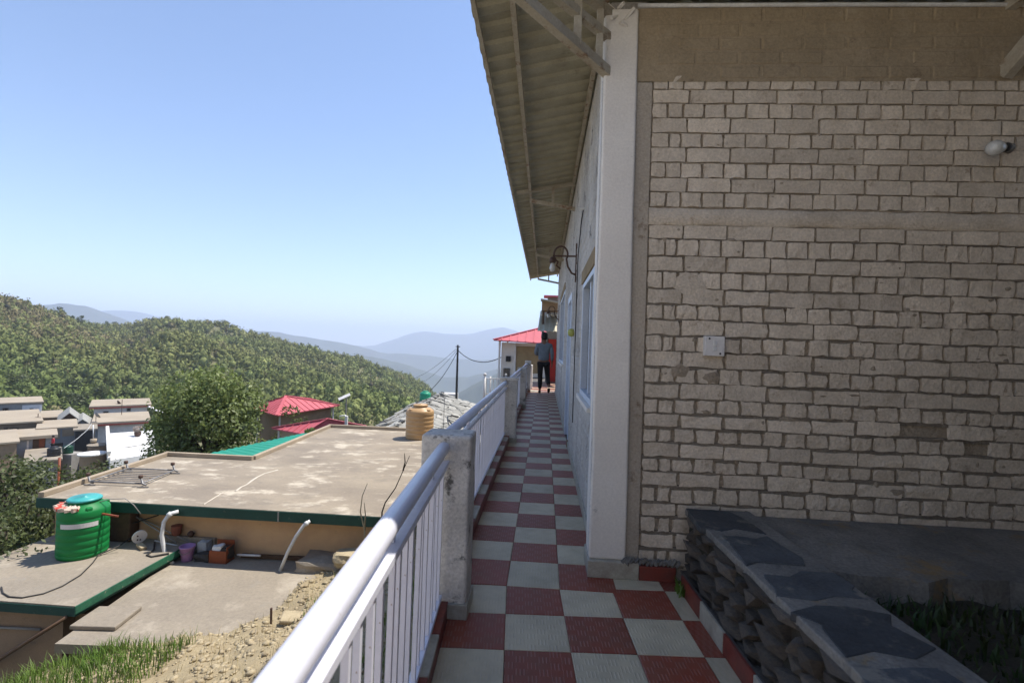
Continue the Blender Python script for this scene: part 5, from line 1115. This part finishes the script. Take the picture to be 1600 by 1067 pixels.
# solar street lamp
sp_ = at(541, 632, 27); sl2 = thing('solar_street_lamp', Vector((sp_.x, sp_.y, -6)), 'solar street lamp on a thin pole above the red shed', 'street lamp')
MB().tube([(sp_.x, sp_.y, -6), (sp_.x, sp_.y, at(540, 622, 27).z)], .035, 8).build('pole', m_grey, sl2)
pa_, pb_ = at(529, 624, 27), at(547, 616, 27); MB().bar(pa_, pb_, .20, .03, (0, -.6, .8)).build('solar_panel', m_white, sl2); MB().bar(at(531, 627, 27), at(537, 625, 27), .12, .07).build('lamp_head', m_wire, sl2)
q = at(541, 660, 22); bx_ = thing('white_box_unit', q + Vector((0, 0, -.2)), 'small white box unit standing behind the parapet near the red shed', 'box'); MB().box(q.x - .06, q.x + .06, q.y - .05, q.y + .05, q.z - .3, q.z + .28).build('case', m_white, bx_, bevel=.02); MB().bar(q + Vector((-.28, 0, .26)), q + Vector((-.04, 0, .30)), .12, .04).build('arm', m_white, bx_)

# ================================================================== slate roofed house beyond the tan tank
sh = thing('slate_roofed_house', (-5, 24, -8), 'house with a pale grey stone slate roof beyond the tan water tank', 'house')
R0, R1 = Vector((-5.15, 17.3, -1.60)), Vector((-6.15, 30.0, -1.60)); dr = (R1 - R0).normalized(); rt = Vector((dr.y, -dr.x, 0))
Wr, Wl, dzr, dzl = 2.9, 1.9, .95, .75
for nm, W_, dz_, s in (('r', Wr, dzr, 1), ('l', Wl, dzl, -1)):
    q0, q1 = R0 + rt * s * W_ - Vector((0, 0, dz_)), R1 + rt * s * W_ - Vector((0, 0, dz_))
    MB().hexa([R0 + Vector((0, 0, -.14)), R1 + Vector((0, 0, -.14)), q1 + Vector((0, 0, -.14)), q0 + Vector((0, 0, -.14))][::1 if s < 0 else 1], [p + Vector((0, 0, -.04)) for p in (R0, R1, q1, q0)]).build('roof_deck', m_rock, sh)
rr = random.Random(41); SM = []
for k in range(6):
    pl = []; 
    for i in range(7): a = 6.283 * i / 7 + rr.uniform(-.25, .25); pl.append((.5 * math.cos(a) * rr.uniform(.8, 1.15), .5 * math.sin(a) * rr.uniform(.8, 1.15)))
    SM.append(MB().prism(pl, -.5, .5).mesh('slate', m_rock))
ntot = 0
for (W_, dz_, s, rows_, cols_) in ((Wr, dzr, 1, 7, 30), (Wl, dzl, -1, 3, 28)):
    dn = (rt * s * W_ - Vector((0, 0, dz_))); 
    for i in range(rows_):
        for k in range(cols_):
            p = R0 + (R1 - R0) * ((k + .5 + rr.uniform(-.2, .2)) / cols_) + dn * ((i + .5 + rr.uniform(-.1, .1)) / rows_)
            o = link('slate', rr.choice(SM), sh, loc=p + Vector((0, 0, rr.uniform(-.01, .03))), rot=(0, 0, 0)); ax = math.atan2(dz_, W_) * s
            o.rotation_euler = (rr.uniform(-.06, .06), ax + rr.uniform(-.09, .05), rr.uniform(-.5, .5)); o.scale = (.62 * rr.uniform(.8, 1.2), .56 * rr.uniform(.8, 1.2), .035)
for k in range(24):
    if k % 6 == 3: continue
    p = R0.lerp(R1, (k + .5) / 24); b = MB(); lump(b, p + Vector((rr.uniform(-.05, .05), 0, .03)), (.10, .2, .07), [rr.uniform(0, 9) for _ in range(3)], 1); b.build('ridge_stone', m_hose if k % 2 else m_rock, sh)
MB().prism([(R0 + rt * (Wr - .2) + dr * .3).to_2d(), (R1 + rt * (Wr - .2) - dr * .3).to_2d(), (R1 - rt * (Wl - .2) - dr * .3).to_2d(), (R0 - rt * (Wl - .2) + dr * .3).to_2d()], -8, -2.55).build('wall', m_tan, sh)
gp = at(664, 630, 30); simple_tank(664, 632, 30, .32, .80, mat('mint_plastic', (.03, .36, .20), (.03, .30, .17), 3, .45), 'mint green water tank behind the stone slate ridge')
tag(MB().box(gp.x - .5, gp.x + .5, gp.y - .5, gp.y + .5, -8, at(664, 632, 30).z - .002).build('tank_stand', m_conc2), 'concrete stand under the mint green tank', 'stand')
q = at(703, 622, 31); tag(MB().box(q.x - .45, q.x + .45, q.y - .4, q.y + .4, -8, at(703, 614, 31).z).build('white_chimney', m_white, bevel=.03), 'small white plastered block behind the far end of the slate roof', 'block')
tag(MB().tube([onz(712, 668, -1.9), onz(700, 656, -1.95), onz(699, 651, -1.95), onz(706, 649, -1.95), onz(716, 651, -1.95)], .03, 6).build('roof_cable', m_wire, smooth=True), 'loop of black cable lying on the stone slates', 'cable')
q = at(694, 640, 19); tag(MB().tube([Vector((q.x, q.y, -3.2)), Vector((q.x, q.y, at(695, 622, 19).z))], .012, 5).build('thin_rod', m_grey), 'thin grey rod standing against the stone slate roof', 'rod')
# pole and wires
PT, PB = at(715.5, 539, 30), at(713, 625, 30); up_ = thing('utility_pole', Vector((PB.x, PB.y, -9)), 'dark slim utility pole beyond the slate roof', 'pole')
MB().tube([(PB.x, PB.y, -9), tuple(PB), tuple(PT)], [.085, .075, .055], 10).build('pole', m_hose, up_); MB().bar(PT + Vector((-.14, 0, -.1)), PT + Vector((.14, 0, -.1)), .05, .05).build('bracket', m_rust, up_)
def wire(a, b, sag, r, label):
    pts = [a.lerp(b, k / 12) - Vector((0, 0, sag * 4 * (k / 12) * (1 - k / 12))) for k in range(13)]; tag(MB().tube(pts, r, 5).build('overhead_wire', m_wire), label, 'wire')
wire(PT + Vector((0, 0, -.3)), ony(792, 553, 23.6), .55, .022, 'thick overhead wire sagging from the pole to the red roofed house')
wire(PT + Vector((0, 0, -.35)), at(672, 610, 29), .25, .018, 'dark overhead wire dropping from the pole towards the mint green tank')
wire(PT + Vector((0, 0, -.15)), at(640, 592, 60), .4, .012, 'thin upper overhead wire running from the pole to the wooded hill')
wire(PT + Vector((0, 0, -.25)), at(652, 600, 55), .4, .012, 'thin lower overhead wire running from the pole to the wooded hill')

# ================================================================== far end of the walkway
fh = hip_roof('red_roofed_house', [Vector((-2.35, 22.6, 1.66)), Vector((.6, 22.6, 1.55)), Vector((1.2, 29, 1.7)), Vector((-2.4, 29, 1.7))], [Vector((.15, 24.6, 2.45)), Vector((.15, 27, 2.45))], 0, 'small cream house with a red ribbed metal roof past the walkway end', m_plaster, -8)
MB().box(-1.42, -1.34, 23.15, 23.22, -1.2, 1.5).build('corner_pipe', m_white, fh); MB().box(-1.33, -.2, 23.20, 23.225, .15, 1.40).build('brick_panel', m_browned, fh)
MB().box(-1.9, -1.6, 23.17, 23.225, -.9, .35).build('window', m_glass_dark, fh); MB().box(-1.80, -1.58, 23.12, 23.2, .66, .92).build('meter_box', m_wire, fh)
bh = thing('end_house', (.6, 20, 0), 'narrow house front with a red door and grey sheet awning at the walkway end', 'house')
MB().box(.05, 3.2, 20.1, 20.4, -.03, 3.4).build('wall', m_grey, bh)
dd = MB().box(.14, .46, 20.05, 20.09, 0, 1.72).build('door', m_door, bh); MB().box(.10, .139, 20.04, 20.1, 0, 1.76).box(.461, .50, 20.04, 20.1, 0, 1.76).build('door_frame', m_wood, dd)
b = MB(); nu = 24
for j, (yy, z_) in enumerate(((17.9, 1.95), (20.1, 2.85))):
    for i in range(nu + 1): x = -.28 + 1.5 * i / nu; b.v.append((x + (.06 if j else 0), yy, z_ + (.025 if (i % 3) == 1 else 0)))
b.f = [(i, i + 1, nu + 2 + i, nu + 1 + i) for i in range(nu)]; o = b.build('awning', m_sheet, bh); o.modifiers.new('solid', 'SOLIDIFY').thickness = .006
MB().bar((-.25, 18.4, 2.11), (1.2, 18.4, 2.11), .05, .05).bar((-.22, 19.5, 2.55), (1.2, 19.5, 2.55), .05, .05).build('awning_bar', m_hose, bh)
MB().tube([(-.12, 20.0, 0), (-.12, 20.0, 2.75)], .03, 8).build('awning_post', m_white, bh)
c = MB().box(-.16, .60, 18.6, 19.6, 2.76, 3.10).build('store_box', m_tan, bh); MB().bar((-.2, 18.55, 3.14), (.7, 18.55, 3.0), .9, .03).build('store_lid', m_rock, bh); MB().box(-.1, 1.2, 19.8, 20.5, 3.40, 3.46).build('top_sheet', m_redroof, bh)
MB().box(-.13, -.05, 18.62, 18.7, -.03, 2.76).box(.52, .6, 18.62, 18.7, -.03, 2.76).build('store_leg', m_wood, bh)
tag(MB().box(-.60, -.38, 16.4, 16.75, -.02, .78).build('low_pier', m_plaster, bevel=.02), 'low cream pier beside the walkway past the threshold', 'pier')
br = thing('balcony_railing', (-1.8, 17, -.25), 'white balcony railing with a ball finial below the walkway', 'railing')
for (x, y) in ((-2.03, 17.0), (-1.86, 17.25), (-1.35, 17.6)):
    MB().tube([(x, y, -.9), (x, y, .30)], .045 if x < -2 else .03, 10).build('post', m_white, br, smooth=True)
MB().lathe([(.0, -.06), (.05, -.04), (.065, 0), (.05, .04), (.0, .06)], 14, (-2.03, 17.0, .37)).build('ball', m_white, br, smooth=True); MB().lathe([(.0, -.05), (.05, 0), (.0, .05)], 12, (-1.35, 17.6, .36)).build('ball', m_white, br, smooth=True)
MB().bar((-2.03, 17, .22), (-1.35, 17.6, .22), .05, .04).bar((-2.03, 17, -.3), (-1.35, 17.6, -.3), .04, .04).build('rail', m_white, br)
for k in range(6): p = Vector((-2.03, 17, 0)).lerp(Vector((-1.35, 17.6, 0)), (k + .5) / 6); MB().tube([(p.x, p.y, -.3), (p.x, p.y, .21)], .012, 6).build('bar', m_white, br)
tag(MB().box(-2.4, -.64, 16.7, 19.5, -1.0, -.88).build('balcony_slab', m_conc2), 'concrete balcony slab carrying the white ball topped railing', 'slab')
MB()
# ================================================================== people
m_skin = mat('skin', (.23, .125, .08), (.20, .11, .07), 6, .6); m_hair = mat('hair', (.012, .010, .010), (.018, .015, .014), 20, .6); m_jacket = mat('jacket', (.17, .205, .24), (.14, .17, .20), 7, .85, .5, 30, .2)
m_trouser = mat('trousers', (.014, .013, .014), (.02, .018, .018), 8, .8); m_hem = mat('orange_hem', (.42, .14, .07), (.36, .12, .06), 9, .8); m_shoe = mat('shoes', (.02, .017, .015), (.03, .026, .022), 9, .5)
def skin(name, chain, mat_, parent, root=0, sub=2):
    """chain: list of (parent_index, (x,y,z), radius)"""
    me = bpy.data.meshes.new(name); me.from_pydata([c[1] for c in chain], [(c[0], i) for i, c in enumerate(chain) if c[0] is not None], []); me.materials.append(mat_)
    o = link(name, me, parent, local=True); o.modifiers.new('skin', 'SKIN').use_smooth_shade = True
    for i, c in enumerate(chain):
        r_ = c[2]; me.skin_vertices[0].data[i].radius = r_ if isinstance(r_, tuple) else (r_, r_)
    me.skin_vertices[0].data[root].use_root = True
    s = o.modifiers.new('sub', 'SUBSURF'); s.levels = sub; s.render_levels = sub; return o
def hand(ch, wrist, dirv, side, s=1.):
    d = Vector(dirv).normalized(); sd = Vector(side).normalized(); w_ = Vector(ch[wrist][1]); ch.append((wrist, tuple(w_ + d * .045 * s), (.030 * s, .018 * s))); p_ = len(ch) - 1
    for k, ln in enumerate((.070, .080, .076, .060)):
        b0 = w_ + d * .088 * s + sd * (.026 - .0175 * k) * s; ch.append((p_, tuple(b0), .0095 * s)); ch.append((len(ch) - 1, tuple(b0 + d * ln * .5 * s + Vector((0, .012, 0)) * s), .0085 * s)); ch.append((len(ch) - 1, tuple(b0 + d * ln * s + Vector((0, .03, 0)) * s), .007 * s))
    b0 = w_ + d * .04 * s + sd * .034 * s; ch.append((p_, tuple(b0), .011 * s)); ch.append((len(ch) - 1, tuple(b0 + d * .04 * s + sd * .014 * s + Vector((0, .012, 0)) * s), .0085 * s))
def person(loc, rz, sc, label, m_top, m_leg, m_hm, stride):
    t = thing('person', loc, label, 'person'); t.rotation_euler = (0, 0, rz); t.scale = (sc,) * 3
    # left foot planted, right leg swung behind with the heel lifted (stride), facing +y
    hipz = .93; LA, LK = (-.085, .02, .075), (-.088, .06, .50); RA, RK = (.075 + .085 * stride, -.24 * stride, .10 + .10 * stride), (.095 + .03 * stride, .06 - .02 * stride, .51)
    le, lw_ = (-.235, -.02, 1.15), (-.16, .18, 1.10); re, rw = (.235, -.06, 1.15), (.245, .03, .90)
    ch = [(None, (0, 0, hipz), (.13, .10)), (0, (0, 0, 1.08), (.125, .095)), (1, (0, -.01, 1.26), (.15, .10)), (2, (0, -.005, 1.41), (.12, .085)), (3, (0, 0, 1.49), (.052, .054)), (4, (0, .012, 1.555), (.060, .066)), (5, (0, .018, 1.62), (.074, .092)), (6, (0, .012, 1.685), (.070, .084)), (7, (0, .008, 1.725), (.035, .045)),
          (3, (-.17, -.01, 1.40), .055), (9, le, .042), (10, lw_, .028), (3, (.17, -.01, 1.40), .055), (12, re, .042), (13, rw, .028),
          (0, (-.09, 0, .86), (.085, .085)), (15, LK, .056), (16, LA, .038), (0, (.09, 0, .86), (.085, .085)), (18, RK, .056), (19, RA, .038)]
    hand(ch, 11, (.35, .5, -.2), (0, 0, 1)); hand(ch, 14, (0, .12, -1), (-.25, 1, 0)); ch.append((6, (0, .112, 1.60), .014)); ch.append((6, (-.078, .01, 1.615), (.012, .022))); ch.append((6, (.078, .01, 1.615), (.012, .022)))
    body = skin('body', ch, m_skin, t)
    for sx in (-1, 1): MB().lathe([(.0, -.010), (.010, 0), (.0, .010)], 10, (sx * .03, .104, 1.632)).build('eye', m_hair, t)
    MB().bar((-.025, .108, 1.567), (.025, .108, 1.567), .008, .006).build('mouth', m_hem, t)
    for o in t.children: pass
    jk = [(None, (0, 0, .90), (.175, .125)), (0, (0, 0, 1.05), (.17, .125)), (1, (0, -.01, 1.24), (.182, .128)), (2, (0, -.008, 1.38), (.15, .108)), (3, (0, 0, 1.465), (.075, .072)), (3, (-.185, -.01, 1.375), .075), (5, le, .062), (6, (-.175, .15, 1.105), .046), (3, (.185, -.01, 1.375), .075), (8, re, .062), (9, (.243, .012, .945), .046)]
    skin('jacket', jk, m_top, t); skin('hem', [(None, (0, 0, .872), (.172, .122)), (0, (0, 0, .902), (.176, .126))], m_hm, t)
    tr = [(None, (0, 0, .93), (.150, .115)), (0, (-.092, 0, .84), (.105, .105)), (1, LK, .076), (2, (LA[0], LA[1], .12), .060), (0, (.092, 0, .84), (.105, .105)), (4, RK, .076), (5, tuple(Vector(RK).lerp(Vector(RA), .86)), .060)]
    skin('trousers', tr, m_leg, t)
    skin('shoe', [(None, (LA[0], LA[1] - .03, .050), .045), (0, (LA[0] - .005, LA[1] + .08, .040), .042), (1, (LA[0] - .01, LA[1] + .17, .032), .032)], m_shoe, t)
    fd = Vector((.0, .65 + .35 * (1 - stride), -.75 * stride)).normalized(); p = Vector(RA) + Vector((0, -.02, -.03 - .0 * stride)); p.z = max(p.z, .05)
    sh_ = [p, p + fd * .09, p + fd * .18]; sh_ = [Vector((q.x, q.y, max(.036, q.z))) for q in sh_]
    skin('shoe', [(None, tuple(sh_[0]), .044), (0, tuple(sh_[1]), .041), (1, tuple(sh_[2]), .031)], m_shoe, t)
    h = MB(); n = 20
    prof = [(.078, 1.545, -.022), (.098, 1.585, -.014), (.106, 1.64, -.010), (.103, 1.69, -.006), (.088, 1.735, -.004), (.055, 1.765, -.002), (.01, 1.775, 0)]
    for r_, z_, y_ in prof:
        for k in range(n):
            a = 6.283 * k / n; fr = max(0, math.sin(a)); j = random.uniform(.95, 1.06); h.v.append((r_ * .90 * math.cos(a) * j, (r_ * 1.06 * math.sin(a) * j) * (1 - .12 * fr) + y_ + .012, z_ + (.10 if z_ < 1.57 else .055 if z_ < 1.66 else 0) * fr))
    h.f = [(i*n + k, i*n + (k+1) % n, (i+1)*n + (k+1) % n, (i+1)*n + k) for i in range(len(prof) - 1) for k in range(n)] + [tuple(range((len(prof) - 1) * n, len(prof) * n))] + [tuple(reversed(range(n)))]
    o = link('hair', h.mesh('hair', m_hair, True), t, local=True)
    for c_ in [x for x in bpy.data.objects if x.parent is t and x.name.startswith(('eye', 'mouth'))]: c_.matrix_parent_inverse = Matrix.Identity(4)
    return t
person((-.02, 14.85, 0), .05, 1.035, 'person in a grey blue jacket and black trousers walking away along the walkway', m_jacket, m_trouser, m_hem, 1.)
m_redtop = mat('red_top', (.55, .04, .05), (.45, .035, .045), 8, .8)
q = at(82, 709, 48.6 * VS); person((q.x, q.y, at(84, 713, 47.2 * VS).z), 2.6, 1.0, 'person in a red top standing on the platform behind the black tank', m_redtop, m_trouser, m_redtop, 0.)

# ================================================================== the air
hz = bpy.data.materials.new('haze_air'); hz.use_nodes = True; ns = hz.node_tree.nodes; ls = hz.node_tree.links; ns.remove(ns['Principled BSDF'])
pv = ns.new('ShaderNodeVolumePrincipled'); pv.inputs['Color'].default_value = (.76, .84, 1.0, 1); pv.inputs['Density'].default_value = 2.1e-4; pv.inputs['Anisotropy'].default_value = .1
ls.new(pv.outputs[0], ns['Material Output'].inputs['Volume'])
ho = MB().box(-15000, 15000, -15000, 15000, -762, 470).build('haze', hz); tag(ho, 'pale blue summer haze filling the valley and softening the far ridges', 'haze', kind='stuff')
